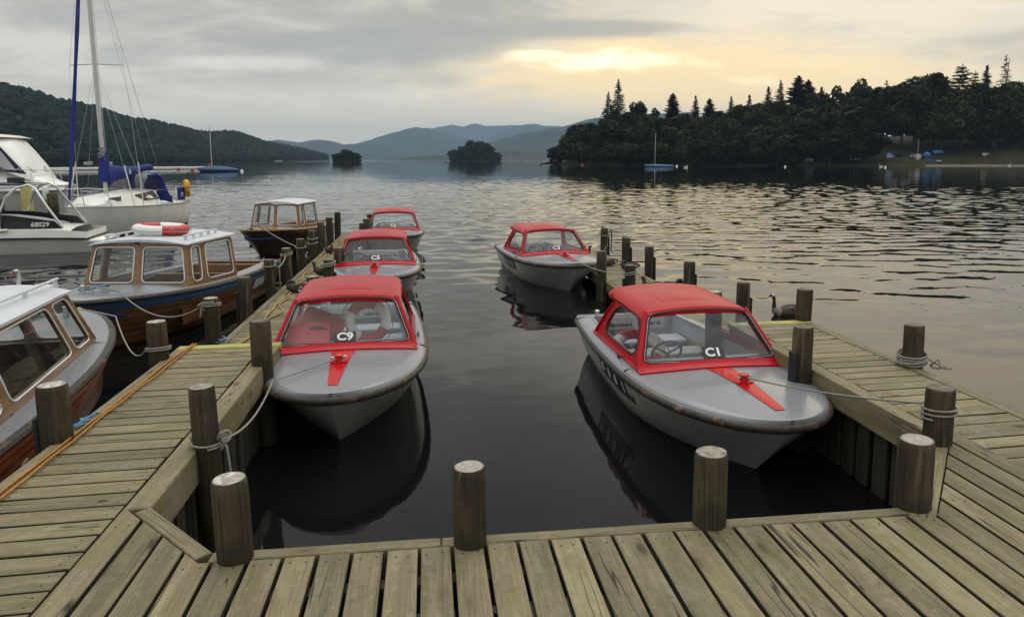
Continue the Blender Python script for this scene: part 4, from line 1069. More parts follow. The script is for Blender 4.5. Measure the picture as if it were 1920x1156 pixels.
def panel(mb, c4, holes, off, warp=None, seg=14):
    """quad panel split in columns, each column carrying at most one hole: holes = (ua, ub, loop corners in uv, radius)"""
    off = Vector(off); loops = []
    for (ua, ub, u0, u1, v0, v1, rad) in holes:
        cell = [uvquad(c4, ua, 0), uvquad(c4, ub, 0), uvquad(c4, ub, 1), uvquad(c4, ua, 1)]
        du = ub - ua; inn = rounded([uvquad(c4, u0, v0), uvquad(c4, u1, v0), uvquad(c4, u1, v1), uvquad(c4, u0, v1)], rad, 5)
        out = []
        for i in range(4):                              # outer loop matched to the rounded corner samples
            p, a, b = cell[i], cell[i - 1], cell[(i + 1) % 4]
            for k in range(6):
                t = k / 5; out.append(p.lerp(a, .22 * (1 - 2 * t)) if t < .5 else p.lerp(b, .22 * (2 * t - 1)))
        o2, i2 = [], []
        for a, b, c, d in zip(out, out[1:] + out[:1], inn, inn[1:] + inn[:1]):
            k = 6 if (d - c).length > .12 else 1
            for j in range(k): o2.append(a.lerp(b, j / k)); i2.append(c.lerp(d, j / k))
        if warp: o2 = [warp(p) for p in o2]; i2 = [warp(p) for p in i2]
        frame(mb, o2, i2, off); loops.append(i2)
    return loops
def pane(loop, off, m, name, parent):
    mb = MB(); c = sum(loop, Vector()) / len(loop); off = Vector(off)
    L = [p + off for p in loop]; mid = [p.lerp(c + off, .5) for p in L]; n = len(L)
    mb.grid([L, mid], cu=True); mb.add(mid + [c + off], [(k, (k + 1) % n, n) for k in range(n)])
    return mb.build(name, m, parent, smooth=True)
def seal(loop, r, m, name, parent, off=(0, 0, 0)):
    mb = MB(); mb.tube([p + Vector(off) for p in loop], r, 6, closed=True); return mb.build(name, m, parent, smooth=True)

# ---- red cabin motor boat: y runs from the bow tip (0) to the transom (L), x to the right seen from ahead
BL = 4.2
RH = Hull(BL, [(-.3, .36, 1.6, 1.1, .80), (0, .60, 1.7, .95, .56), (.3, .685, 1.85, .80, .36), (.6, .735, 2.1, .64, .19), (.8, .765, 2.35, .55, .09), (1, .78, 2.5, .5, .03)],
          lambda t: .50 + .085 * (1 - t / BL) ** 2, 1.9, .84)
def deck_z(x, t):
    b = max(.05, RH.half(t)); f = 1 - .6 * min(1, max(0, (t - 1.2) / .6))
    return RH.sheer(t) + .012 + .062 * f * max(0, 1 - (x / b) ** 2) * min(1, max(0, (t - .03) / .8)) ** .8
WT0, WT1 = 1.50, 1.90                                # windscreen foot and head
def cwarp(p):
    h = (p.z - .595) / .415
    return Vector((p.x, p.y - .07 * (1 - (p.x / .69) ** 2) * (1 - .55 * h), p.z + .05 * max(0, h) * (1 - (p.x / .55) ** 2)))
def make_redboat(name, label):
    root = thing(name, label, 'motor boat', group='red cabin hire boats')
    mb = MB(); RH.mesh(mb); mb.build('hull', M['gel'], root, smooth=True, angle=60)
    mb = MB(); mb.sweep(RH.edge(1, .0, -.085), [(-.01, 0), (.028, .006), (.042, .026), (.042, .050), (.024, .068), (-.01, .072)], closed=True)
    mb.build('rub_rail', M['strake'], root, smooth=True, angle=50)
    # deck
    mb = MB(); rows = []
    for k in range(34):
        t = .03 + (1.66 - .03) * (k / 33) ** 1.5; b = RH.half(t) + .012
        rows.append([(b * c, t, deck_z(b * c, t) - (.03 * max(0, abs(c) - .94) / .06)) for c in [-1, -.985, -.96, -.92, -.8, -.6, -.4, -.2, 0, .2, .4, .6, .8, .92, .96, .985, 1]])
    mb.grid(rows, flip=True)
    for sg in (1, -1):
        rows = []
        for k in range(24):
            t = 1.66 + (BL - .22 - 1.66) * k / 23; b = RH.half(t) + .012
            rows.append([(sg * (b - d), t, RH.sheer(t) + z) for d, z in ((0, -.018), (.012, .004), (.03, .014), (.10, .024), (.165, .028), (.17, -.02))])
        mb.grid(rows, flip=sg < 0)
    rows = []
    for t, z in ((BL - .22, -.01), (BL - .22, .028), (BL - .06, .024), (BL, .0)):
        b = RH.half(t) + .012; rows.append([(b * c, t, RH.sheer(t) + z - (.02 if abs(c) > .98 else 0)) for c in (-1, -.97, -.5, 0, .5, .97, 1)])
    mb.grid(rows, flip=True)
    mb.build('deck', M['greydeck'], root, smooth=True, angle=50)
    # cockpit
    mb = MB(); rows = []
    for k in range(20):
        t = 1.35 + (BL - .23 - 1.35) * k / 19; b = RH.half(t) - .155; c = min(b - .02, RH.half(t, .4) - .06); e = RH.half(t, .22) - .10
        rows.append([(-b, t, RH.sheer(t) + .02), (-c, t, .21), (-e, t, .12), (e, t, .12), (c, t, .21), (b, t, RH.sheer(t) + .02)])
    mb.grid(rows)
    mb.ngon(rows[-1]); mb.ngon(rows[0], True); mb.build('cockpit_liner', M['liner'], root, smooth=True, angle=40)
    for sg in (1, -1):
        mb = MB(); mb.tube([(sg * (RH.half(t) - .165), t, RH.sheer(t) + .034) for t in np.linspace(3.2, BL - .22, 12)], .011, 6); mb.build('coaming_trim', M['alu'], root, smooth=True)
    for t, w in ((2.95, .5), (3.55, .48)):
        mb = MB(); mb.box((0, t, .31), (2 * (RH.half(t) - .2), .32, .05), bev=.012); mb.box((0, t + .1, .19), (2 * (RH.half(t) - .26), .04, .2)); mb.build('seat', M['liner'], root)
    mb = MB(); mb.box((.0, BL - .30, .45), (.80, .018, .16), bev=.004); mb.cur = 1; mb.text('Windermere', .062, (-.19, BL - .314, .43), (1, 0, 0), (0, 0, 1)); mb.text('Lake 88178', .062, (.20, BL - .314, .43), (1, 0, 0), (0, 0, 1)); mb.build('notice_board', [M['sign'], M['dullletter']], root)
    # cabin: base flange, windscreen frame, side frames
    cab = MB()
    ws = [(-.69, WT0, .595), (.69, WT0, .595), (.505, WT1, 1.01), (-.505, WT1, 1.01)]
    rows = []
    for k in range(17):
        x = lerp(-.705, .705, k / 16); yf = 1.415 - .07 * (1 - (x / .66) ** 2); z0 = deck_z(x, yf)
        rows.append([(x, yf, z0 - .02), (x, yf - .006, z0 + .014), (x, yf + .03, z0 + .024), (x * .995, yf + .06, z0 + .035), (x * .985, yf + .085, z0 + .06), (x * .97, yf + .12, z0 + .03)])
    cab.grid(rows)
    wl = panel(cab, ws, [(0, 1, .03, .97, .10, .94, .07)], (0, .03, -.006), cwarp)[0]
    sides = []
    for sg in (1, -1):
        c4 = [(sg * .69, WT0, .575), (sg * .665, 3.18, .535), (sg * .535, 2.80, .985), (sg * .505, WT1, 1.01)]
        sides.append(panel(cab, c4, [(0, 1, .085, .87, .15, .88, .19)], (-sg * .03, 0, -.004))[0])
    for sg in (1, -1):                                 # rounded corner posts
        cab.tube([(sg * .685, WT0 + .005, .585), (sg * .595, lerp(WT0, WT1, .5), .80), (sg * .505, WT1 + .005, 1.012)], .024, 8)
        cab.tube([(sg * .665, 3.185, .53), (sg * .60, 3.0, .76), (sg * .545, 2.84, .93), (sg * .54, 2.92, .995)], .022, 8)
        cab.tube([(sg * .675, t, RH.sheer(t) + .033) for t in np.linspace(1.45, 3.19, 10)], .022, 6)
    # roof
    def roof(x, t): return 1.010 + .05 * (1 - (x / .55) ** 2) + .018 * math.sin(PI * min(1, max(0, (t - WT1) / 1.35))) - .035 * max(0, (abs(x) / .55 - .86) / .14) ** 2 - .02 * max(0, (1.97 - t) / .13) ** 2
    xs = [-.555, -.55, -.535, -.51, -.47, -.4, -.3, -.15, 0, .15, .3, .4, .47, .51, .535, .55, .555]
    rows = []; under = []
    for k in range(18):
        t = lerp(WT1 - .045, 3.06, k / 17); row = []; u = []
        for x in xs:
            tt = t - .06 * (1 - (x / .55) ** 2) * (1 - k / 17) * .5 + .03 * (1 - (x / .55) ** 2) * k / 17
            row.append((x, tt, roof(x, tt) + (.012 * (k / 17) ** 6))); u.append((x * .985, tt, roof(x, tt) - .032))
        rows.append(row); under.append(u)
    cab.grid(rows, flip=True); cab.grid(under)
    for a, b, fl in ((rows[0], under[0], 0), (rows[-1], under[-1], 1)): cab.grid([a, b], flip=bool(fl))
    cab.grid([[r[0] for r in rows], [r[0] for r in under]], flip=True); cab.grid([[r[-1] for r in rows], [r[-1] for r in under]])
    cab.build('cabin', M['red'], root, smooth=True, angle=42)
    mb = MB(); rws = []
    for k in range(9):
        t = lerp(2.15, 2.85, k / 8); rws.append([(x, t, roof(x, t) + (.010 if 0 < k < 8 and abs(x) < .24 else .001)) for x in (-.25, -.24, -.12, 0, .12, .24, .25)])
    mb.grid(rws, flip=True); mb.build('roof_hatch', M['red'], root, smooth=True, angle=30)
    w = pane(wl, (0, .012, -.002), M['glass'], 'windscreen', root); seal(wl, .0135, M['rubber'], 'rubber_seal', w, (0, -.004, .002)); 
    wl2 = [p + (sum(wl, Vector()) / len(wl) - p) * -.012 for p in wl]; seal(wl2, .0024, M['alu'], 'bright_trim', w, (0, -.013, .006))
    for L_, sg in zip(sides, (1, -1)):
        w = pane(L_, (-sg * .012, 0, 0), M['glass'], 'side_window', root); seal(L_, .0085, M['rubber'], 'rubber_seal', w)
    # deck stripe and samson post
    mb = MB(); rows = []
    for k in range(14):
        t = lerp(.21, 1.40, k / 13); h = lerp(.040, .115, k / 13)
        rows.append([(x, t, deck_z(x, t) + .005) for x in (-h, -h * .5, 0, h * .5, h)])
    mb.grid(rows, flip=True); mb.build('deck_stripe', M['redwet'], root, smooth=True)
    z0 = deck_z(0, .82)
    mb = MB(); mb.lathe([(.050, 0), (.050, .010), (.032, .016), (.029, .048), (.040, .058), (.040, .070), (.024, .078), (0.001, .08)], 16, (0, .82, z0 + .004))
    mb.box((0, .82, z0 + .010), (.14, .055, .010), bev=.003)
    sp = mb.build('mooring_bollard', M['redwet'], root, smooth=True, angle=40)
    mb = MB(); mb.tube([(-.065, .80, z0 + .055), (.065, .84, z0 + .055)], .007, 8); mb.build('cross_pin', M['chrome'], sp, smooth=True)
    # helm
    mb = MB(); mb.box((0, 1.72, .54), (1.18, .10, .12), bev=.02); mb.build('dashboard', M['liner'], root)
    mb = MB(); c = Vector((-.30, 1.86, .63)); ax = Vector((0, .84, .54)).normalized(); e1 = Vector((1, 0, 0)); e2 = ax.cross(e1)
    mb.tube([c + (e1 * math.cos(a) + e2 * math.sin(a)) * .145 for a in [2 * PI * k / 28 for k in range(28)]], .012, 8, closed=True)
    for a in (PI / 2, PI * 7 / 6, PI * 11 / 6): mb.tube([c - ax * .02, c + (e1 * math.cos(a) + e2 * math.sin(a)) * .14], [.011, .008], 6)
    mb.tube([c - ax * .16, c - ax * .02], .018, 8); mb.build('steering_wheel', M['rubber'], root, smooth=True)
    for sg in (1, -1):
        mb = MB(); t = 2.05; x = RH.half(t) - .06; z = RH.sheer(t) + .03
        mb.tube([(sg * x, t - .06, z + .022), (sg * x, t + .06, z + .022)], .008, 6); mb.box((sg * x, t, z + .008), (.02, .05, .02)); mb.build('cleat', M['rubber'], root, smooth=True)
    mb = MB(); mb.lathe([(.028, 0), (.02, .03), (.034, .05), (.03, .065), (.004, .07)], 10, (-.42, BL - .12, RH.sheer(BL) + .02)); mb.build('stern_light', M['chrome'], root, smooth=True)
    return root
def boat_number(root, txt, dx=0.0):
    """number card inside the windscreen"""
    mb = MB(); c = cwarp(Vector((dx, lerp(WT0, WT1, .22), lerp(.595, 1.01, .22)))) + Vector((0, .002, -.002)); up = Vector((0, .40, .43)).normalized()
    ex = Vector((1, 0, 0)); ez = ex.cross(up); Mx = Matrix((ex, up, ez)).transposed()
    mb.box(c, (.205, .118, .006), rot=Mx, bev=.002); mb.cur = 1; mb.text(txt, .118, c + ez * .0045, ex, up, .0015, .035, 1.12); mb.build('number_plate', [M['black'], M['letter']], root)
def hull_plate(root, txt, sg, t0, t1, h, ht, hull=None, m='black', ml='letter', lift=.008, fs=.95):
    """registration plate lying on the topsides"""
    H = hull or RH
    def P(t, hh):
        b, p, q, s0 = H.par(hh); v = max(0, (t - s0) / (H.L - s0)); x, y, z = H.pt(hh, v); return Vector((sg * (x + lift), y, z))
    mb = MB(); hs_ = H.sheer((t0 + t1) / 2); d = ht / hs_ / 2
    mb.grid([[P(lerp(t0, t1, k / 6), h + s * d) for k in range(7)] for s in (-1, 1)], flip=sg * (t1 - t0) > 0)
    if not m: mb = MB()
    n = len(txt)
    for i, ch in enumerate(txt):
        if m: mb.cur = 1
        t = lerp(t0, t1, (i + .5) / n * .88 + .06); a = P(t, h - d * .1); ex = (P(t + .02 * (1 if t1 > t0 else -1), h) - P(t, h)); ey = P(t, h + d * .6) - P(t, h - d * .6)
        ex.normalize(); ey = (ey - ex * ey.dot(ex)).normalized(); ez = ex.cross(ey); c = (P(t, h) + ez * .006)
        mb.text(ch, ht * fs, c, ex, ey, .002, .02, .95)
        if not m: mb.build('digit', M[ml], root); mb = MB()
    if m: mb.build('registration_plate', [M[m], M[ml]], root)
rb = make_redboat('cabin_boat', 'red roofed cabin boat C9 nearest on the left jetty, red cushions and lifebuoy inside')
def place(o, x, y, deg): o.location = (x, y, 0); o.rotation_euler = (0, 0, R(deg)); return o
place(rb, -.805, 5.80, 1.6)
fleet = {'C9': rb}
for key, x, y, dg, l in (('C5', -.895, 11.75, 2.0, 'red roofed cabin boat C5 moored second along the left jetty behind C9'), ('C2', -.885, 18.2, 1.5, 'red roofed cabin boat C2 farthest along the left jetty'),
                         ('C1', 2.535, 4.58, 1.0, 'red roofed cabin boat C1 in the right foreground with 8001 on its side'), ('C3', 2.64, 12.62, 6.5, 'red roofed cabin boat C3 in open water at the far right jetty')):
    c = copy_tree(rb); c['label'] = l; fleet[key] = place(c, x, y, dg)
for k, o in fleet.items(): boat_number(o, k, .03 if k in ('C1', 'C3') else .0)
hull_plate(fleet['C1'], '8001', -1, 2.72, 1.58, .64, .215, fs=.70)
hull_plate(fleet['C3'], '8008', -1, 2.9, 1.85, .64, .20, fs=.70)

# lifebuoys and cushions
def lifebuoy(label, loc, rot, parts=4, Rr=.225, r=.062, phase=0, group='red and white lifebuoys'):
    root = thing('lifebuoy', label, 'lifebuoy', loc, 0, group); root.rotation_euler = rot
    mb = MB(); n = 48
    for k in range(n):
        a0, a1 = 2 * PI * k / n, 2 * PI * (k + 1) / n; mb.cur = int(((a0 + phase) / (2 * PI) * 2 * parts) % (2 * parts)) % 2
        mb.grid([[(math.cos(a) * (Rr + r * math.cos(b)), math.sin(a) * (Rr + r * math.cos(b)), .82 * r * math.sin(b)) for b in [2 * PI * j / 14 for j in range(14)]] for a in (a0, a1)], cu=True, flip=True)
    mb.build('ring', [M['buoywhite'], M['buoyred']], root, smooth=True)
    mb = MB(); pts = []
    for k in range(64):
        a = 2 * PI * k / 64; pts.append((math.cos(a) * (Rr + r + .012 + .022 * abs(math.sin(2 * a))), math.sin(a) * (Rr + r + .012 + .022 * abs(math.sin(2 * a))), -.01 * abs(math.sin(2 * a))))
    mb.tube(pts, .006, 5, closed=True); mb.build('grab_line', M['rope'], root, smooth=True)
    return root
def in_boat(key, x, y, z):
    o = fleet[key]; a = o.rotation_euler.z
    return (o.location.x + x * math.cos(a) - y * math.sin(a), o.location.y + x * math.sin(a) + y * math.cos(a), z)
lifebuoy('red and white lifebuoy standing upright inside boat C9', in_boat('C9', .19, 2.16, .71), (R(72), 0, R(10)), 2, .190, .056, R(35))
lifebuoy('red and white lifebuoy lying slanted inside boat C1', in_boat('C1', -.36, 2.55, .50), (R(24), R(-10), R(20)), 2, .225, .062, R(70))
def cushion(label, loc, rot, size):
    mb = MB(); w, d, h = size; rows = []
    for (s, z) in ((.90, -h / 2), (.97, -h * .38), (1, -h * .12), (1, h * .12), (.97, h * .38), (.90, h / 2), (.5, h * .56), (.05, h * .58)):
        row = []
        for k in range(32):
            a = 2 * PI * k / 32; c, q = math.cos(a), math.sin(a); e = .28
            row.append((s * w / 2 * math.copysign(abs(c) ** e, c), s * d / 2 * math.copysign(abs(q) ** e, q), z))
        rows.append(row)
    mb.grid(rows, cu=True); n = len(mb.v); mb.f.append(tuple(range(31, -1, -1))); mb.mi.append(0); mb.tone.append(0); mb.uv.append(None)
    o = mb.build('seat_cushion', M['cushion'], smooth=True); o.location = loc; o.rotation_euler = rot
    return tag(o, label, 'cushion', 'red seat cushions in boat C9')
cushion('red cushion leaning on top of the other in boat C9', in_boat('C9', -.29, 2.10, .70), (R(46), R(20), R(-14)), (.46, .32, .075))
cushion('lower red cushion at the left corner of the C9 windscreen', in_boat('C9', -.37, 1.76, .665), (R(38), R(2), R(6)), (.42, .34, .07))

# ---- varnished launches
def make_launch(name, label, L, B, hullm, stripe, deckm, cab, reg=None, bumper=False, rails=False):
    t0, t1, zt, splits, rk = cab
    root = thing(name, label, 'launch', group='varnished wooden launches')
    H = Hull(L, [(-.35, B * .40, 1.5, 1.1, .95), (0, B * .72, 1.6, .95, .55), (.3, B * .83, 1.75, .85, .38), (.6, B * .93, 1.9, .72, .22), (.85, B * .985, 2.05, .64, .09), (1, B, 2.15, .60, .03)],
             lambda t: .56 + .19 * (1 - t / L) ** 2.2, L * .48, .78, 44, 15)
    rng = []
    for k in range(11):
        h = lerp(-.35, 1, k / 10); rng.append((h, .021)); 
        if k < 10: rng.append((lerp(-.35, 1, (k + .88) / 10), .0)); 
    mb = MB(); rws = [[H.pt(h, v, o) for v in H.vs()] for h, o in rng]
    for sg in (1, -1): mb.grid([[(sg * x, y, z) for x, y, z in r] for r in rws], flip=sg < 0)
    tr = [r[-1] for r in rws]; mb.grid([[(-x, y, z) for x, y, z in tr], [(x, y, z) for x, y, z in tr]])
    mb.build('hull', M[hullm], root, smooth=True, angle=16)
    if stripe:
        mb = MB()
        for sg in (1, -1): mb.grid([[(sg * q[0], q[1], q[2]) for q in [H.pt(h, v, .022) for v in H.vs()]] for h in (.80, .965)], flip=sg < 0)
        mb.build('sheer_stripe', M[stripe], root, smooth=True)
    mb = MB(); mb.sweep(H.edge(1, 0, -.03), [(-.03, 0), (.022, 0), (.034, .02), (.022, .045), (-.03, .05)], closed=True); mb.build('gunwale', M['strake' if deckm != 'mahog' else 'mahog'], root, smooth=True, angle=50)
    dz = lambda x, t: H.sheer(t) + .012 + .05 * max(0, 1 - (x / max(.05, H.half(t))) ** 2)
    mb = MB(); rows = []
    for k in range(26):
        t = .03 + (t0 + .12 - .03) * (k / 25) ** 1.4; b = H.half(t); rows.append([(b * c, t, dz(b * c, t)) for c in (-1, -.97, -.8, -.5, -.25, 0, .25, .5, .8, .97, 1)])
    mb.grid(rows, flip=True)
    for sg in (1, -1):
        rows = []
        for k in range(20):
            t = t0 + .12 + (L - .2 - t0 - .12) * k / 19; b = H.half(t); rows.append([(sg * (b - d), t, H.sheer(t) + z) for d, z in ((0, .012), (.08, .02), (.235, .026), (.24, -.05))])
        mb.grid(rows, flip=sg < 0)
    rows = [[(H.half(t) * c, t, H.sheer(t) + .012) for c in (-1, -.5, 0, .5, 1)] for t in (L - .2, L)]; mb.grid(rows, flip=True)
    mb.build('deck', M[deckm], root, smooth=True, angle=50)
    mb = MB(); rows = []
    for k in range(16):
        t = t0 - .2 + (L - .2 - t0 + .2) * k / 15; b = H.half(t) - .105; rows.append([(-b, t, H.sheer(t) + .01), (-b + .02, t, .16), (b - .02, t, .16), (b, t, H.sheer(t) + .01)])
    mb.grid(rows); mb.ngon(rows[-1]); mb.build('cockpit_lining', M['hullwood'], root)
    for t in (lerp(t0, L, .45), lerp(t0, L, .75)):
        mb = MB(); mb.box((0, t, .36), (2 * (H.half(t) - .14), .36, .05), bev=.01); mb.box((0, t + .16, .48), (2 * (H.half(t) - .18), .05, .22), bev=.01); mb.build('bench', M['mahog'], root)
    # cabin
    zb = H.sheer(t0) + .02; bf = H.half(t0) - .12; bb = min(H.half(t1), H.half(t0) + .06) - .10; wt = bf - .09; wb = bb - .09
    cw = MB()
    fr = [(-bf, t0, zb), (bf, t0, zb), (wt, t0 + rk, zt), (-wt, t0 + rk, zt)]
    fl = panel(cw, fr, [(0, .5, .045, .455, .10, .93, .07), (.5, 1, .545, .955, .10, .93, .07)], (0, .035, 0))
    sl = []
    for sg in (1, -1):
        sd = [(sg * bf, t0, zb - .02), (sg * bb, t1, H.sheer(t1) + .0), (sg * wb, t1 + .05, zt - .02), (sg * wt, t0 + rk, zt)]
        for (ua, ub, u0, u1) in splits:
            sl.append((sg, panel(cw, sd, [(ua, ub, u0, u1, .13, .93, .09)], (-sg * .035, 0, 0))[0]))
    cw.build('cabin', M['mahog'], root, smooth=True, angle=35)
    gm = M['glass']
    for lp in fl:
        w = pane(lp, (0, .015, 0), gm, 'front_window', root); seal(lp, .0085, M['letter'], 'white_trim', w, (0, -.004, 0))
    for sg, lp in sl:
        w = pane(lp, (-sg * .015, 0, 0), gm, 'side_window', root); seal(lp, .008, M['letter'], 'white_trim', w, (sg * .003, 0, 0))
    mb = MB(); rows = []; und = []
    for k in range(10):
        t = lerp(t0 + rk - .055, t1 + .16, k / 9); w = lerp(wt, wb, k / 9) + .035
        rows.append([(w * c, t, zt + .012 + .075 * (1 - c * c) - (.012 if k == 0 else 0)) for c in (-1, -.9, -.6, -.3, 0, .3, .6, .9, 1)]); und.append([(w * c, t, zt - .012 + .05 * (1 - c * c)) for c in (-1, -.9, -.6, -.3, 0, .3, .6, .9, 1)])
    mb.grid(rows, flip=True); mb.grid(und); mb.grid([rows[0], und[0]]); mb.grid([rows[-1], und[-1]], flip=True)
    mb.grid([[r[0] for r in rows], [r[0] for r in und]], flip=True); mb.grid([[r[-1] for r in rows], [r[-1] for r in und]])
    rf = mb.build('roof', M['roofwhite'], root, smooth=True, angle=40)
    if rails:
        for sg in (1, -1):
            mb = MB(); x = sg * (wt - .10); ts = np.linspace(t0 + .35, t1 - .1, 5)
            mb.box((x, float(ts.mean()), zt + .105), (.03, float(ts[-1] - ts[0]) + .12, .022), bev=.006)
            for t in ts: mb.box((x, float(t), zt + .07), (.022, .05, .06))
            mb.build('handrail', M['roofwhite'], rf)
    mb = MB(); z0 = dz(0, .4); mb.lathe([(.03, 0), (.026, .09), (.034, .11), (.004, .115)], 12, (0, .42, z0)); mb.build('mooring_bitt', M['chrome'], root, smooth=True)
    if bumper:
        mb = MB(); mb.tube([q for q in H.edge(.70, .02, 0, 60) if q[1] < .55], .035, 8); mb.build('bow_bumper', M['bluecover'], root, smooth=True)
    if reg: hull_plate(root, reg[0], reg[1], reg[2], reg[3], reg[4], reg[5], H, None, lift=.03, fs=1.25)
    return root, H
l1, H1 = make_launch('wooden_launch', 'varnished launch cut off by the left picture edge, white roof with handrail, pale grey deck', 5.4, .78, 'redhull', None, 'greydeck',
                     (1.22, 4.2, 1.245, [(0, .19, .04, .172), (.19, .68, .212, .655), (.68, 1, .705, .95)], .42), ('9', -1, 3.62, 3.42, .50, .20), rails=True)
l1.location = (-3.88, 8.85, 0); l1.rotation_euler = (0, 0, R(180 + 5.2))
l2, H2 = make_launch('wooden_launch', 'varnished clinker launch with a blue stripe and a lifebuoy on its white roof', 5.1, .93, 'hullwood', 'bluestripe', 'greydeck',
                     (1.6, 3.0, 1.25, [(0, .30, .07, .25), (.30, 1, .36, .93)], .16), ('8040', 1, 3.42, 4.02, .64, .20), bumper=True, rails=True)
l2.location = (-4.34, 9.42, 0); l2.rotation_euler = (0, 0, R(-9.5))
l3, H3 = make_launch('wooden_launch', 'dark varnished launch moored farthest out with a blue bumper under its bow', 5.1, .82, 'hulldark', None, 'mahog',
                     (1.6, 3.0, 1.27, [(0, .30, .07, .25), (.30, 1, .36, .93)], .16), None, bumper=True)
l3.location = (-4.22, 18.45, 0); l3.rotation_euler = (0, 0, R(-9))
for ch in l3.children:
    if ch.name.startswith('bow_bumper'): pass
lifebuoy('red and white lifebuoy lying flat on the roof of the blue striped launch', (-3.95, 11.75, 1.415), (R(2), R(3), R(35)), 2, .30, .085, R(20))
# ------------------------------------------------------------------ ropes
def sag(a, b, s, n=14):
    a, b = Vector(a), Vector(b); return [a.lerp(b, k / n) - Vector((0, 0, s * 4 * (k / n) * (1 - k / n))) for k in range(n + 1)]
def turns(x, y, z, r, n, a0=0, pitch=.026, jit=.006):
    m = int(22 * n); return [Vector((x + (r + rnd.uniform(0, jit) * .4) * math.cos(a0 + 2 * PI * k / 22), y + r * math.sin(a0 + 2 * PI * k / 22), z + pitch * k / 22 + .012 * math.sin(a0 * 2 + 2 * PI * k / 22))) for k in range(m + 1)]
def dense(pts, step):
    out = [Vector(pts[0])]
    for a, b in zip(pts, pts[1:]):
        a, b = Vector(a), Vector(b); k = max(1, int((b - a).length / step)); out += [a.lerp(b, (i + 1) / k) for i in range(k)]
    return out
def rope(label, runs, r=.0075, m='rope', name='mooring_rope', group=None, laid=False):
    mb = MB()
    for pts in runs:
        if not laid: mb.tube(pts, r, 7); continue
        P = dense(pts, .011); n = len(P); st = 0          # three strands laid round each other
        strands = [[], [], []]
        for i, p in enumerate(P):
            tv = (P[min(n - 1, i + 1)] - P[max(0, i - 1)]).normalized(); q = Vector((0, 0, 1)) if abs(tv.z) < .9 else Vector((1, 0, 0))
            e1 = tv.cross(q).normalized(); e2 = e1.cross(tv); st += (P[i] - P[i - 1]).length if i else 0
            for k in range(3):
                a = st / .052 * 2 * PI + k * 2 * PI / 3; strands[k].append(p + (e1 * math.cos(a) + e2 * math.sin(a)) * r * .52)
        for sd_ in strands: mb.tube(sd_, r * .60, 5)
    return tag(mb.build(name, M[m], smooth=True), label, 'rope', group)
def boat_pt(key, x, y, z): return Vector(in_boat(key, x, y, z))
def launch_pt(o, x, y, z): a = o.rotation_euler.z; return Vector((o.location.x + x * math.cos(a) - y * math.sin(a), o.location.y + x * math.sin(a) + y * math.cos(a), z))
def knot(c, r=.03): c = Vector(c); return [c + Vector((math.cos(a) * r, math.sin(a * 2) * r * .6, math.sin(a) * r)) for a in [2 * PI * k / 18 for k in range(19)]]
b9 = boat_pt('C9', 0, .82, .675); e9 = boat_pt('C9', -.50, .40, .615)
p1 = Vector((-1.385 + .105, 4.58 - .02, .75))
rope('slack mooring rope from the bollard of boat C9 to the post on the left jetty',
     [[b9 + Vector((.05, .0, .0)), b9, b9 + Vector((-.12, -.12, -.015))] + sag(b9 + Vector((-.14, -.14, -.02)), e9, .0, 6) + sag(e9, p1, .10, 12)[1:],
      turns(-1.385, 4.58, .715, .086, 1.7, -1.2, .018), knot(p1, .026), knot(p1 + Vector((.015, 0, .015)), .034), [p1, p1 + Vector((.03, -.02, -.05)), p1 + Vector((.045, -.03, -.2)), p1 + Vector((.05, -.02, -.38)), p1 + Vector((.055, -.03, -.55))],
      knot(b9 + Vector((.0, 0, -.01)), .034), knot(b9 + Vector((.01, .01, -.02)), .03)], laid=True)
b1 = boat_pt('C1', 0, .82, .68); p5 = Vector((3.085 - .10, 3.83 + .02, .955))
rope('taut mooring rope from the bollard of boat C1 to the right corner post', [[b1 + Vector((-.05, .01, .01)), b1] + sag(b1, p5, .03, 16)[1:], turns(3.085, 3.83, .935, .099, 2.2, 2.6, -.030), knot(b1, .034), knot(b1 + Vector((.015, 0, 0)), .028)], laid=True)
b3 = boat_pt('C3', 0, .82, .70); rope('mooring rope from boat C3 to the post on the far right jetty', [sag(b3, (2.96 - .1, 10.4 + .05, .74), .10), turns(2.96, 10.4, .73, .10, 2, 2, .03), knot(b3, .05)])
b5 = boat_pt('C5', 0, .82, .70); e5 = boat_pt('C5', -.40, .32, .62)
rope('mooring rope from the bollard of boat C5 down over its bow', [sag(b5, e5, 0, 6) + sag(e5, (-1.50, 11.55, .36), .08)[1:], knot(b5, .05)])
rope('old rope turns round the top of the post by boat C5', [turns(-1.58, 11.9, .76, .10, 2.2, 1, .035)], .013)
g1 = launch_pt(l1, 0, .42, .88)
rope('mooring rope from the white roofed launch to the post by the yellow step', [sag(g1, launch_pt(l1, -.52, .60, .79), -.01, 6) + sag(launch_pt(l1, -.52, .60, .79), (-2.37 - .09, 6.75 - .03, .80), .20)[1:], turns(-2.37, 6.75, .785, .096, 1.6, 3, .02)])
g2 = launch_pt(l2, 0, .42, .88)
rope('white mooring rope drooping from the bow of the blue striped launch', [sag(g2, launch_pt(l2, .42, .48, .80), -.01, 6) + sag(launch_pt(l2, .42, .48, .80), (-2.49 - .08, 8.8 - .05, .79), .22, 18)[1:], turns(-2.49, 8.8, .77, .098, 2.4, 3, .022), knot((-2.58, 8.76, .77), .04), [(-2.585, 8.75, .77), (-2.59, 8.74, .70), (-2.6, 8.74, .66)]], .009)
rope('loop of pale blue rope lying on the bow of the blue striped launch', [[launch_pt(l2, .1 * math.cos(a) + .02, .62 + .16 * math.sin(a * 1.3), .835 + .012 * math.sin(3 * a)) for a in [k * .35 for k in range(30)]]], .011, 'bluerope', 'coiled_rope')
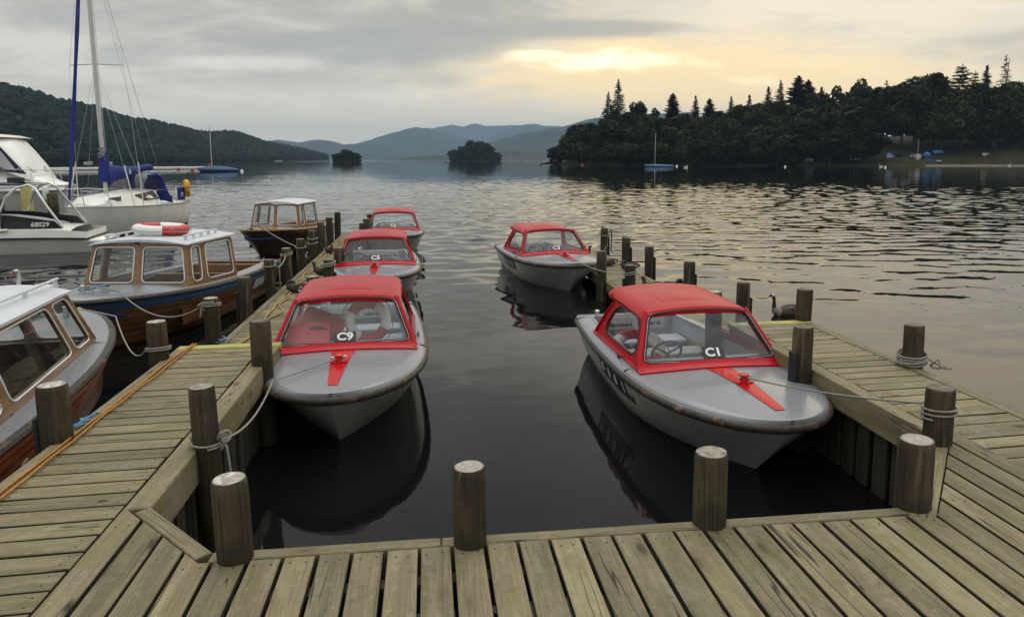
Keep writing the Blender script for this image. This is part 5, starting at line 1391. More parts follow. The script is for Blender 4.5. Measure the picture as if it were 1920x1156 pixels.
rope('stern rope of the blue striped launch running between two jetty posts', [sag(launch_pt(l2, .5, 4.9, .62), (-2.50, 12.0 - .1, .78), .05), turns(-2.50, 12.0, .77, .098, 1.3, 0, .02), sag((-2.45, 12.08, .78), (-2.5, 13.4, .76), .10), turns(-2.51, 13.5, .74, .098, 2, 1, .03), [(-2.6, 13.45, .72), (-2.62, 13.4, .5), (-2.62, 13.38, .2)]], .010)
rope('bow rope of the dark far launch led to a jetty post', [sag(launch_pt(l3, .1, .4, .8), (-2.52, 15.0, .70), .04), turns(-2.52, 15.05, .70, .098, 1.3, 0, .02)], .010)
rope('rope turns and hanging loop on the post beside the resting duck', [turns(-2.52, 16.6, .70, .10, 1.5, 0, .03), turns(-2.52, 16.6, .60, .10, 1.5, 1, .03), sag((-2.6, 16.55, .6), (-2.6, 17.7, .62), .05), [(-2.62, 16.5, .45), (-2.65, 16.4, .36), (-2.6, 16.3, .345)]], .012)
rope('grey rope coiled round the foot of the outer right jetty post', [turns(4.04, 5.39, .722, .112, 4.4, .5, .022, .02), turns(4.04, 5.39, .73, .120, 1.2, 2, .05), [(4.14, 5.34, .78), (4.19, 5.28, .74), (4.22, 5.22, .715), (4.27, 5.2, .715), (4.24, 5.3, .72)], knot((4.19, 5.28, .74), .04)], .009, name='coiled_rope', laid=True)
rope('rope hitched round the farthest right jetty post with its end hanging', [turns(3.93, 16.0, .72, .10, 1.6, 0, .03), [(4.02, 15.95, .72), (4.05, 15.93, .86), (4.0, 15.92, .8), (3.98, 15.9, .5), (3.9, 15.88, .40)]], .011)
rope('dark tarred rope dangling beside the farthest right jetty post', [[(4.10, 16.0, .85), (4.11, 16.0, .6), (4.09, 16.0, .4), (4.12, 15.98, .345)]], .014, 'rubber')
def wiggle(pts, a, f, n=10, seed=0):
    P = resample(pts, n * len(pts)); return [p + Vector((a * mnoise.noise(Vector((p.y * f, seed, 0))) , 0, .004 * mnoise.noise(Vector((p.y * 3, seed + 4, 0))))) for p in P]
nz_ = .717
mb = MB()
for k, off in enumerate((0, .026)):
    pts = wiggle([(-2.245 + off, -.3, nz_), (-2.24 + off, 3, nz_), (-2.25 + off * 1.4, 5, nz_), (-2.235 + off, 7.0, nz_)], .028, 1.6 + .4 * k, 14, k * 3) + [Vector((-2.22 + off, 7.19, .722)), Vector((-2.22 + off, 7.23, .68)), Vector((-2.21 + off, 7.27, .42)), Vector((-2.2 + off, 7.4, FZ + .012))]
    mb.tube(pts, .0075, 7)
tag(mb.build('long_rope', M['orange'], smooth=True), 'bright orange double rope lying along the outer edge of the left jetty', 'rope')
mb = MB()
for k, (off, a) in enumerate(((0, .10), (.08, .16), (.0, .2))):
    mb.tube(wiggle([(-2.20 + off, 7.4, FZ + .014), (-2.15 + off, 9, FZ + .014), (-2.2 + off * .5, 11, FZ + .014), (-2.22 + off, 13, FZ + .014), (-2.26 + off * .6, 16.2 + k, FZ + .014), (-2.28, 19 + k * .4, FZ + .014)], a, .9 + .3 * k, 12, 7 + k * 5), .011, 6)
tag(mb.build('long_rope', M['oldorange'], smooth=True), 'faded orange rope trailing along the lower left jetty past the ducks', 'rope')
rope('frayed teal cord lying by the post beside the white roofed launch', [[(-2.30 + .03 * math.sin(k), 5.02 + .035 * k, .718 + .01 * math.sin(2 * k)) for k in range(9)], [(-2.33, 5.0, .72), (-2.29, 5.1, .73), (-2.27, 5.16, .72)]], .010, 'bluerope', 'frayed_cord')
rope('thin blue cord tangled at the foot of the post by the blue striped launch', [[(-2.45 + .09 * math.cos(k * .9), 8.8 + .13 * math.sin(k * .7), FZ + .03 + .02 * math.sin(k)) for k in range(16)]], .010, 'bluerope', 'frayed_cord')

# ------------------------------------------------------------------ birds
def bird_mesh(name, segs, wings=()):
    """segs: (x, y, z, half width, half height, material index) along one continuous body, tail to bill"""
    mb = MB(); P = [Vector(s[:3]) for s in segs]
    n = 14; rows = []
    for i, p in enumerate(P):
        a = P[max(0, i - 1)]; b = P[min(len(P) - 1, i + 1)]; t = (b - a).normalized()
        e1 = Vector((1, 0, 0)); e1 = (e1 - t * e1.dot(t)).normalized(); e2 = e1.cross(t)
        rows.append([p + e1 * math.cos(2 * PI * j / n) * segs[i][3] + e2 * math.sin(2 * PI * j / n) * segs[i][4] for j in range(n)])
    for i in range(len(rows) - 1):
        mb.cur = segs[i][5]; mb.grid([rows[i], rows[i + 1]], cu=True, flip=True)
    mb.cur = segs[0][5]; mb.ngon(rows[0]); mb.cur = segs[-2][5]; mb.ngon(rows[-1], True)
    for sg in (1, -1):                                   # folded wings hug the flanks
        for (mi, y0, y1, z, w, h, x) in wings:
            mb.cur = mi; rws = []
            for k in range(9):
                t = k / 8; y = lerp(y0, y1, t); s = max(.03, math.sin(PI * (.03 + .95 * t))) ** .7
                rws.append([(sg * (x * (.75 + .25 * s)) + sg * w * s * math.cos(q), y, z + h * s * math.sin(q) + .02 * (1 - t)) for q in [2 * PI * j / 8 for j in range(8)]])
            mb.grid(rws, cu=True, flip=sg > 0)
    return mb
DM = [M['feather'], M['fblack'], M['fwhite'], M['fbreast'], M['bill']]
def duck(label, loc, rz, pose, s=1.0, group='ducks resting on the jetties'):
    if pose == 'up':
        sg = [(0, -.25, .10, .008, .006, 1), (0, -.20, .10, .04, .02, 1), (0, -.13, .09, .075, .055, 0), (0, -.03, .085, .095, .08, 0), (0, .07, .09, .09, .085, 0), (0, .14, .11, .07, .075, 0), (0, .18, .16, .042, .045, 0), (0, .185, .21, .032, .034, 0), (0, .195, .25, .036, .036, 1), (0, .215, .272, .034, .032, 0), (0, .245, .268, .022, .018, 4), (0, .275, .258, .020, .008, 4), (0, .295, .253, .014, .005, 4)]
    else:                                                # bill tucked into the back
        sg = [(0, -.25, .10, .008, .006, 1), (0, -.20, .10, .04, .02, 1), (0, -.13, .09, .08, .055, 0), (0, -.03, .085, .10, .08, 0), (0, .07, .09, .095, .085, 0), (0, .15, .10, .075, .078, 0), (.01, .185, .15, .045, .05, 0), (.02, .165, .195, .038, .04, 0), (.03, .13, .205, .036, .034, 1), (.04, .09, .195, .03, .028, 0), (.045, .05, .18, .018, .012, 4), (.047, .03, .175, .012, .006, 4)]
    mb = bird_mesh('duck', sg, [(0, -.22, .10, .115, .022, .05, .072), (2, -.17, -.09, .10, .018, .018, .085)])
    o = mb.build('duck', DM, smooth=True); o.location = loc; o.rotation_euler = (0, 0, R(rz)); o.scale = (s, s, s)
    return tag(o, label, 'duck', group)
gz = FZ + .0
duck('duck asleep on the lower left jetty behind boat C9, left of the pair', (-2.10, 12.0, gz), 70, 'tuck', .82)
duck('duck with a pale wing patch close behind the left sleeping duck near C9', (-1.86, 11.6, gz), -120, 'tuck', .82)
duck('duck with its head raised halfway along the lower left jetty near boat C5', (-1.95, 13.75, gz), 65, 'up', .82)
duck('duck resting at the foot of a post beside the dark far launch', (-2.22, 16.9, gz), -150, 'up', .82)
duck('hunched duck by the posts on the far right jetty, left one of the two', (3.52, 13.9, gz), 100, 'tuck', .82)
duck('duck on the far right jetty behind the post holding the rope of C3', (3.78, 13.3, gz), 80, 'tuck', .82)
duck('duck sleeping just over the rear of the red roof of boat C1', (3.55, 11.1, gz), 80, 'up', .82)
duck('brown duck lying beside the sleeping duck above the red roof of C1', (3.88, 11.1, gz), -80, 'tuck', .82)
duck('small dark duck standing on the far right jetty beside the cabin of boat C3', (3.30, 15.3, gz), -70, 'up', .82)
gs = [(0, -.42, .10, .01, .008, 1), (0, -.34, .10, .05, .03, 1), (0, -.24, .09, .11, .075, 2), (0, -.08, .08, .15, .11, 0), (0, .10, .08, .155, .12, 0), (0, .24, .09, .12, .11, 3), (0, .32, .14, .075, .085, 3), (0, .345, .20, .045, .05, 1), (0, .345, .28, .033, .035, 1), (0, .35, .36, .030, .032, 1), (0, .365, .425, .034, .036, 1), (0, .385, .452, .036, .034, 2), (0, .41, .458, .032, .030, 1), (0, .445, .445, .020, .018, 1), (0, .485, .432, .012, .009, 1), (0, .505, .428, .006, .004, 1)]
o = bird_mesh('goose', gs, [(0, -.36, .18, .13, .035, .075, .115)]).build('goose', DM, smooth=True)
o.location = (5.60, 10.5, -.02); o.rotation_euler = (0, 0, R(98)); o.scale = (.76,) * 3; tag(o, 'black necked brown goose swimming beyond the right jetty', 'goose')
ss = [(0, -.55, .22, .01, .01, 0), (0, -.45, .20, .07, .04, 0), (0, -.28, .14, .16, .11, 0), (0, -.05, .11, .20, .15, 0), (0, .15, .11, .18, .15, 0), (0, .30, .13, .12, .13, 0), (0, .38, .20, .065, .085, 0), (0, .40, .30, .042, .048, 0), (0, .375, .42, .034, .036, 0), (0, .36, .54, .031, .033, 0), (0, .37, .64, .033, .035, 0), (0, .40, .685, .040, .038, 0), (0, .435, .685, .038, .034, 0), (0, .46, .672, .022, .020, 1), (0, .50, .648, .020, .014, 2), (0, .535, .632, .013, .007, 2)]
SW = bird_mesh('swan', ss, [(0, -.50, .18, .17, .05, .10, .145)]).build('swan', [M['fwhite'], M['fblack'], M['bill']], smooth=True)
def swan(label, x, y, rz, s):
    global SW
    o = SW if not SW.get('label') else SW.copy()
    if o is not SW: COL.objects.link(o)
    o.location = (x, y, -.02); o.rotation_euler = (0, 0, R(rz)); o.scale = (s,) * 3; return tag(o, label, 'swan', 'white swans on the lake')
swan('white swan swimming behind the roof of the launch at the left picture edge', -6.95, 14.25, 158, .8)
swan('white swan on the dark water right of the blue keelboat', 73.2, 200.5, -95, 1.25)
swan('white swan close to the shingle beach below the blue covered dinghies', 138.2, 205, 85, 1.25)
swan('white swan near the right picture edge by the beach', 202.4, 226, -90, 1.25)

# ------------------------------------------------------------------ sailing yacht
yr = thing('sailing_yacht', 'white sailing yacht with blue sail cover and blue sprayhood moored on the left', 'yacht', (-10.72, 24.2, 0), R(-11))
yr.scale = (1, .82, 1)
YL = 6.8
YH = Hull(YL, [(-.35, .5, 1.5, 1.1, .9), (0, .92, 1.6, 1.0, .42), (.3, 1.06, 1.7, .95, .28), (.6, 1.13, 1.8, .9, .15), (1, 1.17, 1.9, .86, .0)], lambda t: .86 + .14 * (1 - t / YL) ** 2, 3.9, .72)
mb = MB(); YH.mesh(mb); mb.build('hull', M['gelclean'], yr, smooth=True, angle=60)
mb = MB()
for sg in (1, -1): mb.grid([[(sg * q[0], q[1], q[2]) for q in [YH.pt(h, v, .006) for v in YH.vs()]] for h in (-.05, .05, .10)], flip=sg < 0)
mb.build('boot_stripe', M['navy'], yr, smooth=True)
mb = MB(); mb.sweep(YH.edge(1, 0, -.01), [(-.05, 0), (.012, 0), (.012, .03), (-.05, .035)], closed=True); mb.build('toe_rail', M['alu'], yr, smooth=True, angle=40)
mb = MB(); rows = [[(YH.half(t) * c, t, YH.sheer(t) + .05 * (1 - c * c)) for c in (-1, -.6, 0, .6, 1)] for t in np.linspace(.02, YL, 24)]; mb.grid(rows, flip=True); mb.build('deck', M['gelclean'], yr, smooth=True)
def coach(t):                                            # half width foot, half width top, height above deck
    if t < 1.5: k = max(0, (t - .75) / .75); return .42 + .22 * k, .25 + .22 * k, .06 + .24 * k
    k = min(1, (t - 1.5) / 2.6); return .64 + .10 * k, .47 + .12 * k, .30 + .20 * k
mb = MB(); rows = []
for t in np.linspace(.75, 4.55, 22):
    a, b, h = coach(t); z = YH.sheer(t) + .02; rows.append([(-a, t, z - .05), (-a * .97, t, z + h * .35), (-b, t, z + h * .92), (-b * .8, t, z + h), (0, t, z + h + .04), (b * .8, t, z + h), (b, t, z + h * .92), (a * .97, t, z + h * .35), (a, t, z - .05)])
mb.grid(rows, flip=True); mb.ngon(rows[0]); mb.ngon(rows[-1], True); mb.build('coachroof', M['gelclean'], yr, smooth=True, angle=38)
def on_side(sg, t, f, o=.012):
    a, b, h = coach(t); z = YH.sheer(t) + .02; p, q = Vector((a * .97, t, z + h * .35)), Vector((b, t, z + h * .92)); r = p.lerp(q, f); return Vector((sg * (r.x + o), r.y, r.z + o * .4))
for sg in (1, -1):
    for nm, pts in (('front_window', ((1.30, .15), (2.05, .10), (2.25, .85), (1.52, .85))), ('saloon_window', ((3.50, -.05), (4.50, .0), (4.32, .95), (3.05, .72)))):
        mb = MB(); c4 = [on_side(sg, t, f) for t, f in pts]; mb.ngon(rounded(c4, .06), flip=sg < 0); w = mb.build(nm, M['smoke'], yr)
        seal(rounded(c4, .06), .014, M['alu' if nm[0] == 'f' else 'rubber'], 'window_trim', w)
mt, mz = 2.35, YH.sheer(2.35) + .36
mb = MB(); mb.tube([(0, mt, mz - .05), (0, mt, 5), (0, mt + .05, 10.2)], .062, 10, sc=(.8, 1.2)); mb.build('mast', M['alu'], yr, smooth=True)
mb = MB(); mb.tube([(-.88, mt + .12, 5.42), (0, mt, 5.45), (.88, mt + .12, 5.42)], .018, 6); mb.build('spreader', M['alu'], yr, smooth=True)
mb = MB(); mb.tube([(0, mt + .06, 1.98), (0, 5.8, 2.12)], .045, 8); mb.build('boom', M['alu'], yr, smooth=True)
mb = MB(); pts = []; rs = []
for k in range(19):
    t = k / 18; pts.append((.02 * math.sin(7 * t), lerp(mt - .02, 5.6, t), lerp(1.90, 2.14, t) + .03 * math.sin(9 * t))); rs.append((lerp(.20, .09, t ** .5), lerp(.42, .10, t ** .45) + .012 * math.sin(14 * t)))
mb.tube(pts, rs, 12); mb.tube([(0, mt - .02, 1.7), (0, mt + .04, 2.3), (0, mt + .05, 2.75)], [.15, .16, .07], 10); mb.build('sail_cover', M['bluecover'], yr, smooth=True)
mb = MB(); mb.text('A', .24, (.155, 3.75, 2.02), (0, 1, 0), (0, 0, 1), .004); mb.build('sailmaker_mark', M['letter'], yr)
mb = MB(); mb.tube([(0, .15, 1.15), (0, .75, 3.4), (0, 1.5, 6.4), (0, 2.3, 9.7)], [.03, .075, .065, .03], 8); mb.build('furled_jib', M['bluecover'], yr, smooth=True)
mb = MB(); top = (0, mt + .04, 9.9)
for sg in (1, -1):
    mb.tube([top, (sg * .88, mt + .12, 5.42), (sg * 1.08, mt + .25, .95)], .006, 4); mb.tube([(0, mt, 5.4), (sg * 1.08, mt - .35, .95)], .005, 4); mb.tube([(0, mt, 5.4), (sg * 1.08, mt + .75, .95)], .005, 4)
mb.tube([top, (0, YL - .05, .95)], .007, 4); mb.tube([top, (0, 5.3, 2.2)], .005, 4); mb.tube([(.05, mt + .12, 2.2), (.05, mt + .14, 9.5)], .008, 4)
mb.build('rigging', M['alu'], yr)
for sg in (1, -1):
    for a, b in (((sg * 1.08, mt + .25, .95), (sg * 1.035, mt + .22, 2.35)), ((sg * 1.08, mt - .35, .95), (sg * .80, mt - .24, 2.25))):
        mb = MB(); mb.tube([a, b], .018, 6); mb.build('shroud_roller', M['letter'], yr, smooth=True)
mb = MB(); mb.tube([(.1 * math.cos(k), mt - .08 + .05 * math.sin(k * 1.3), 2.45 + .018 * k) for k in range(22)], .022, 6); mb.build('halyard_coil', M['rope'], yr, smooth=True)
# sprayhood
mb = MB(); rows = []
for k, (t, z, w) in enumerate(((3.55, 1.42, .62), (3.75, 1.72, .60), (4.05, 1.92, .60), (4.5, 2.0, .62), (4.9, 1.86, .66), (5.2, 1.45, .74), (5.4, .98, .84))):
    rows.append([(w * c, t, z - .10 * abs(c) ** 4 * 1.2) for c in (-1, -.9, -.6, 0, .6, .9, 1)])
mb.grid(rows[3:], flip=True); mb.tube([(sg_ * .66, t, z) for sg_, t, z in ((1, 4.0, 1.86), (1, 4.5, 1.92), (1, 4.9, 1.80), (1, 5.2, 1.4), (1, 5.45, .95))], .06, 6); mb.build('sprayhood', M['bluecover'], yr, smooth=True)
mb = MB(); mb.grid(rows[:4], flip=True)
for sg in (1, -1): mb.add([(sg * .62, 3.6, 1.40), (sg * .63, 4.75, 1.36), (sg * .64, 4.85, 1.78), (sg * .62, 4.45, 1.90), (sg * .60, 3.95, 1.80)], [(0, 1, 2, 3, 4)])
mb.build('sprayhood_window', M['clear'], yr, smooth=True)
mb = MB()
for sg in (1, -1): mb.tube([(0, .05, 1.55), (sg * .4, .7, 1.55), (sg * .62, 1.2, 1.5)], .013, 6); mb.tube([(sg * .62, 1.2, 1.5), (sg * .72, 1.25, .95)], .013, 6); mb.tube([(sg * .25, .42, 1.55), (sg * .3, .45, .98)], .013, 6)
mb.build('pulpit', M['chrome'], yr, smooth=True)
mb = MB()
for sg in (1, -1): mb.tube([(sg * .80, 5.7, .88), (sg * .80, 5.75, 1.45), (sg * .78, 6.6, 1.45), (0, 6.78, 1.45)], .013, 6); mb.tube([(sg * .72, 6.6, 1.45), (sg * .72, 6.6, .85)], .013, 6); mb.tube([(sg * .62, 1.2, 1.42), (sg * 1.1, 3.5, 1.40), (sg * .8, 5.75, 1.40)], .005, 4); mb.tube([(sg * 1.12, 3.5, 1.42), (sg * 1.12, 3.5, .9)], .010, 5)
mb.build('pushpit', M['chrome'], yr, smooth=True)
mb = MB(); mb.box((.80, 6.15, 1.18), (.012, .62, .46)); mb.cur = 1; mb.text('19', .22, (.809, 6.2, 1.15), (0, 1, 0), (0, 0, 1), .003); mb.build('dodger', [M['bluecover'], M['letter']], yr)
mb = MB(); mb.box((.1, 6.72, .85), (.16, .2, .5), bev=.04); mb.build('outboard_motor', M['rubber'], yr)
hb = MB(); hb.tube([(.10 * math.sin(a) * 0 + .0, .30 * math.cos(a), .27 * math.sin(a)) for a in np.linspace(-.9, PI + .9, 22)], .10, 10); o = hb.build('horseshoe_buoy', M['yellowbuoy'], smooth=True)
q = launch_pt(yr, .78, 5.5, 1.33); o.location = q; o.rotation_euler = (0, 0, R(20)); tag(o, 'yellow horseshoe lifebuoy hung on the stern rail of the white yacht', 'lifebuoy')
def plain_text(mb, body, size, o, ex, ey, bold=.015): mb.text(body, size, o, ex, ey, .003, bold)

# ------------------------------------------------------------------ speedboat with wakeboard arch (bow out of frame to the left)
sr = thing('speedboat', 'white speedboat with a metal wakeboard arch and the number 68029 at the left edge', 'speedboat', (-14.2, 21.1, 0), R(-83))
SL = 5.3
SH_ = Hull(SL, [(-.4, .45, 1.5, 1.0, .8), (0, .78, 1.7, .85, .5), (.35, .90, 1.9, .75, .3), (.62, .98, 2.0, .66, .15), (.68, 1.03, 2.0, .64, .12), (1, 1.0, 2.1, .6, .02)], lambda t: .66 - .09 * max(0, (t - 3.4) / 1.9) ** 2, 2.4, .88, 44, 19)
mb = MB(); SH_.mesh(mb); mb.build('hull', M['gelclean'], sr, smooth=True, angle=40)
mb = MB(); mb.sweep(SH_.edge(.66, .0, 0), [(-.01, -.02), (.03, -.02), (.03, .025), (-.01, .025)], closed=True); mb.build('rub_strake', M['rubber'], sr, smooth=True, angle=40)
mb = MB(); rows = []
for t in np.linspace(.03, SL - .35, 24):
    b = SH_.half(t); rows.append([(b * c, t, SH_.sheer(t) + .07 * (1 - abs(c) ** 3)) for c in (-1, -.85, -.5, 0, .5, .85, 1)])
mb.grid(rows, flip=True); b = SH_.half(SL) * 1.0
mb.box((0, SL + .10, .30), (1.7, .5, .10), bev=.03); mb.build('deck', M['gelclean'], sr, smooth=True, angle=45)
mb = MB(); rows = []
for t, z, w in ((1.6, .70, .3), (2.1, .88, .62), (2.8, .98, .74), (3.3, .96, .76), (3.9, .86, .76), (4.45, .72, .74)):
    rows.append([(-w - .06, t, .66), (-w, t, lerp(.66, z, .8)), (-w * .8, t, z), (0, t, z + .04), (w * .8, t, z), (w, t, lerp(.66, z, .8)), (w + .06, t, .66)])
mb.grid(rows, flip=True); mb.ngon(rows[-1], True); mb.build('cockpit_cover', M['liner'], sr, smooth=True)
mb = MB(); sd = [(.90, 2.5, .70), (.90, 4.78, .66), (.88, 4.6, .86), (.80, 3.6, 1.02), (.76, 2.75, 1.06)]
for sg in (1, -1): mb = MB(); mb.ngon([(sg * x, y, z) for x, y, z in sd], flip=sg < 0); mb.build('windscreen', M['smoke'], sr)
mb = MB(); mb.text('68029', .165, (.905, 4.28, .775), (0, 1, 0), (-.25, 0, 1), .004, .012); mb.build('registration_number', M['letter'], sr)
mb = MB()
for sg in (1, -1): mb.tube([(sg * .93, 3.40, .68), (sg * .95, 3.44, 1.1), (sg * .90, 3.58, 1.48), (sg * .80, 3.80, 1.72), (sg * .72, 4.05, 1.79), (sg * .76, 4.20, 1.70), (sg * .86, 4.45, 1.25), (sg * .93, 4.80, .68)], .032, 8)
mb.tube([(-.74, 4.0, 1.79), (.74, 4.0, 1.79)], .03, 8); mb.build('wakeboard_arch', M['chrome'], sr, smooth=True)
mb = MB()
for sg in (1, -1): mb.tube([(sg * .72, 4.0, 1.79), (sg * .66, 2.7, 1.80), (sg * .62, 1.9, 1.74)], .022, 6)
mb.grid([[(x, y, 1.80 + .04 * (1 - (x / .7) ** 2)) for x in (-.68, -.3, 0, .3, .68)] for y in (1.9, 2.7, 3.6)], flip=True); mb.build('bimini_top', M['navy'], sr, smooth=True)
mb = MB(); mb.tube([(.98, 2.9, .60), (1.02, 3.15, .64), (1.02, 3.6, .66)], .04, 8); mb.build('fender', M['gelclean'], sr, smooth=True)

# ------------------------------------------------------------------ motor cruiser
cr = thing('motor_cruiser', 'large white motor cruiser with navy canopy at the left picture edge behind the speedboat', 'motor cruiser', (-14.35, 33.4, 0), R(84))
CH = Hull(9.5, [(-.3, .9, 1.5, 1.0, 1.1), (0, 1.15, 1.6, .95, .7), (.4, 1.4, 1.8, .8, .35), (.8, 1.55, 2.0, .68, .12), (.86, 1.62, 2.0, .66, .1), (1, 1.58, 2.1, .62, .02)], lambda t: 1.28 + .12 * (1 - t / 9.5), 4.2, .92, 40, 15)
mb = MB(); CH.mesh(mb); mb.build('hull', M['gelclean'], cr, smooth=True, angle=45)
mb = MB(); mb.sweep(CH.edge(.84, 0, 0), [(-.01, -.03), (.03, -.03), (.03, .03), (-.01, .03)], closed=True); mb.build('rub_strake', M['sign'], cr, smooth=True)
def prof_loft(mb, prof, flip=False):
    """profile rows (t, z, half width foot, half width top, foot z)"""
    rows = [[(-a, t, z0), (-lerp(a, b, .85), t, lerp(z0, z, .85)), (-b * .85, t, z), (0, t, z + .06), (b * .85, t, z), (lerp(a, b, .85), t, lerp(z0, z, .85)), (a, t, z0)] for t, z, a, b, z0 in prof]
    mb.grid(rows, flip=True); mb.ngon(rows[0]); mb.ngon(rows[-1], True)
mb = MB(); prof_loft(mb, [(.25, 1.42, .5, .3, 1.2), (.9, 1.55, .95, .6, 1.2), (1.5, 1.85, 1.2, .85, 1.2), (2.1, 2.08, 1.35, 1.0, 1.2), (3.0, 2.18, 1.45, 1.1, 1.2), (8.6, 2.2, 1.5, 1.2, 1.2)]); mb.build('foredeck_cabin', M['gelclean'], cr, smooth=True, angle=45)
q = [(1.25, 1.75, .9, .7, 1.6), (1.6, 2.25, 1.15, .9, 1.8), (2.05, 2.85, 1.25, 1.0, 2.0), (2.4, 3.22, 1.3, 1.1, 2.1), (2.85, 3.24, 1.34, 1.16, 2.1), (3.6, 3.25, 1.38, 1.2, 2.0), (8.2, 3.25, 1.4, 1.2, 2.0)]
def prof_half(q, t, z):
    k = 0
    while k < len(q) - 2 and q[k + 1][0] < t: k += 1
    f = (t - q[k][0]) / (q[k + 1][0] - q[k][0]); zt, a, b, z0 = [lerp(q[k][i], q[k + 1][i], f) for i in (1, 2, 3, 4)]
    return lerp(a, lerp(a, b, .85), min(1, max(0, (z - z0) / max(.05, lerp(z0, zt, .85) - z0))))
mb = MB(); prof_loft(mb, [(1.25, 1.75, .9, .7, 1.6), (1.6, 2.25, 1.15, .9, 1.8), (2.05, 2.85, 1.25, 1.0, 2.0), (2.4, 3.22, 1.3, 1.1, 2.1), (2.85, 3.24, 1.33, 1.15, 2.1)]); mb.build('canopy', M['gelclean'], cr, smooth=True, angle=40)
mb = MB(); prof_loft(mb, [(2.86, 3.24, 1.34, 1.16, 2.0), (3.6, 3.25, 1.38, 1.2, 2.0), (8.2, 3.25, 1.4, 1.2, 2.0)]); mb.build('wheelhouse', M['gelclean'], cr, smooth=True, angle=40)
for sg in (1, -1):
    for pts, mm in ((((1.38, 1.86), (2.85, 2.14), (2.85, 3.16), (2.30, 3.14)), 'navy'), (((1.62, 1.98), (2.10, 2.12), (2.36, 3.00), (2.14, 2.78)), 'sign'), (((2.26, 2.2), (2.74, 2.25), (2.76, 3.04), (2.50, 3.04)), 'sign'),
                    (((3.75, 2.25), (6.5, 2.20), (6.3, 3.12), (3.35, 3.12)), 'navy'), (((3.98, 2.42), (6.3, 2.38), (6.2, 3.02), (3.62, 3.02)), 'greyblue')):
        mb = MB(); o_ = .02 if mm == 'navy' else .035; rows = []
        for j in range(7):
            row = []
            for i in range(9):
                u_, v_ = i / 8, j / 6; t_ = lerp(lerp(pts[0][0], pts[1][0], u_), lerp(pts[3][0], pts[2][0], u_), v_); z_ = lerp(lerp(pts[0][1], pts[1][1], u_), lerp(pts[3][1], pts[2][1], u_), v_)
                row.append((sg * (prof_half(q, t_, z_) + o_), t_, z_))
            rows.append(row)
        mb.grid(rows, flip=sg < 0); mb.build('side_screen', M[mm], cr)
mb = MB(); mb.add([(-.55, 1.34, 1.92), (.55, 1.34, 1.92), (.72, 2.05, 2.84), (-.72, 2.05, 2.84)], [(0, 1, 2, 3)]); mb.build('front_screen', M['sign'], cr)
mb = MB(); rows = [[(x, t, 3.30 + h * (1 - (abs(x) / 1.35) ** 4)) for x in (-1.35, -1.25, -.8, 0, .8, 1.25, 1.35)] for t, h in ((2.3, .02), (2.5, .12), (3.3, .2), (8.0, .2), (8.3, .02))]; mb.grid(rows, flip=True); mb.grid([[(x, t, 3.28) for x in (-1.35, 0, 1.35)] for t in (2.3, 8.3)]); mb.build('hardtop', M['gelclean'], cr, smooth=True, angle=50)
mb = MB(); mb.tube([(.5, 3.6, 3.4), (.6, 3.5, 5.3)], .022, 6); mb.tube([(-.4, 4.2, 3.4), (-.4, 4.15, 4.6)], .02, 6); mb.build('antenna', M['letter'], cr, smooth=True)
mb = MB(); mb.lathe([(.16, 0), (.2, .06), (.2, .16), (.12, .22), (.01, .23)], 14, (-.4, 4.15, 4.6)); mb.build('radar_dome', M['gelclean'], cr, smooth=True)
mb = MB()
for sg in (1, -1):
    top = [(sg * (CH.half(t) - .08), t, 2.0 + .02 * t) for t in (.15, .6, 1.2, 2.0, 3.0, 4.5)]; mb.tube([(0, .0, 2.0)] + top, .016, 6)
    for t in (.6, 1.2, 2.0, 3.0): mb.tube([(sg * (CH.half(t) - .06), t - .12, 1.38), (sg * (CH.half(t) - .08), t, 2.0 + .02 * t)], .013, 5)
mb.build('guard_rail', M['chrome'], cr, smooth=True)
for t in (.75, 2.6): mb = MB(); mb.lathe([(.01, 0), (.09, .05), (.12, .15), (.12, .5), (.09, .6), (.02, .66)], 12, (-(CH.half(t) + .05), t, .75)); mb.build('fender', M['gelclean'], cr, smooth=True)

# marina piles and small pier behind the speedboat
def pile(name, label, x, y, z, r, m):
    mb = MB(); mb.lathe([(r, -1.2), (r, z * .6), (r * .97, z - .03), (r * .85, z), (.001, z + .01)], 14, jit=.05, seed=x); o = mb.build(name, M[m], smooth=True, angle=50); o.location = (x, y, 0); return tag(o, label, 'pile', 'marina piles')
yp = pile('mooring_pile', 'yellow painted pile topped with a short timber crosspiece', -13.62, 28.0, 1.62, .17, 'ypost')
mb = MB(); mb.box((-.28, 0, 1.72), (.46, .2, .2), bev=.015); mb.build('crosspiece', M['under'], yp)
for x, y, z, r, l in ((-14.3, 27.6, 1.10, .15, 'brown pile left of the yellow pile'), (-13.1, 28.6, 1.25, .17, 'brown pile just right of the yellow pile'), (-12.05, 30.5, 1.15, .17, 'brown pile between the cruiser bow and the white yacht'), (-12.6, 33.2, 1.7, .19, 'tall brown pile behind the shrouds of the white yacht')):
    pile('mooring_pile', l, x, y, z, r, 'post')
mo = thing('marina_pier', 'low timber pier between the speedboat and the white yacht', 'pier', (-13.0, 27.4, 0), R(-12))
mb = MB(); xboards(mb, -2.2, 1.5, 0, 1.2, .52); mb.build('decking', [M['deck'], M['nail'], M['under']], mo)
mb = MB(); mb.box((-.35, -.03, .38), (3.7, .06, .22)); mb.box((-.35, 1.2, .38), (3.7, .06, .22)); mb.build('edge_beam', M['ypost'], mo)
mb = MB(); piles(mb, [(-2, .3), (0, .3), (1.3, .3)], .4); mb.build('bearers', M['under'], mo)

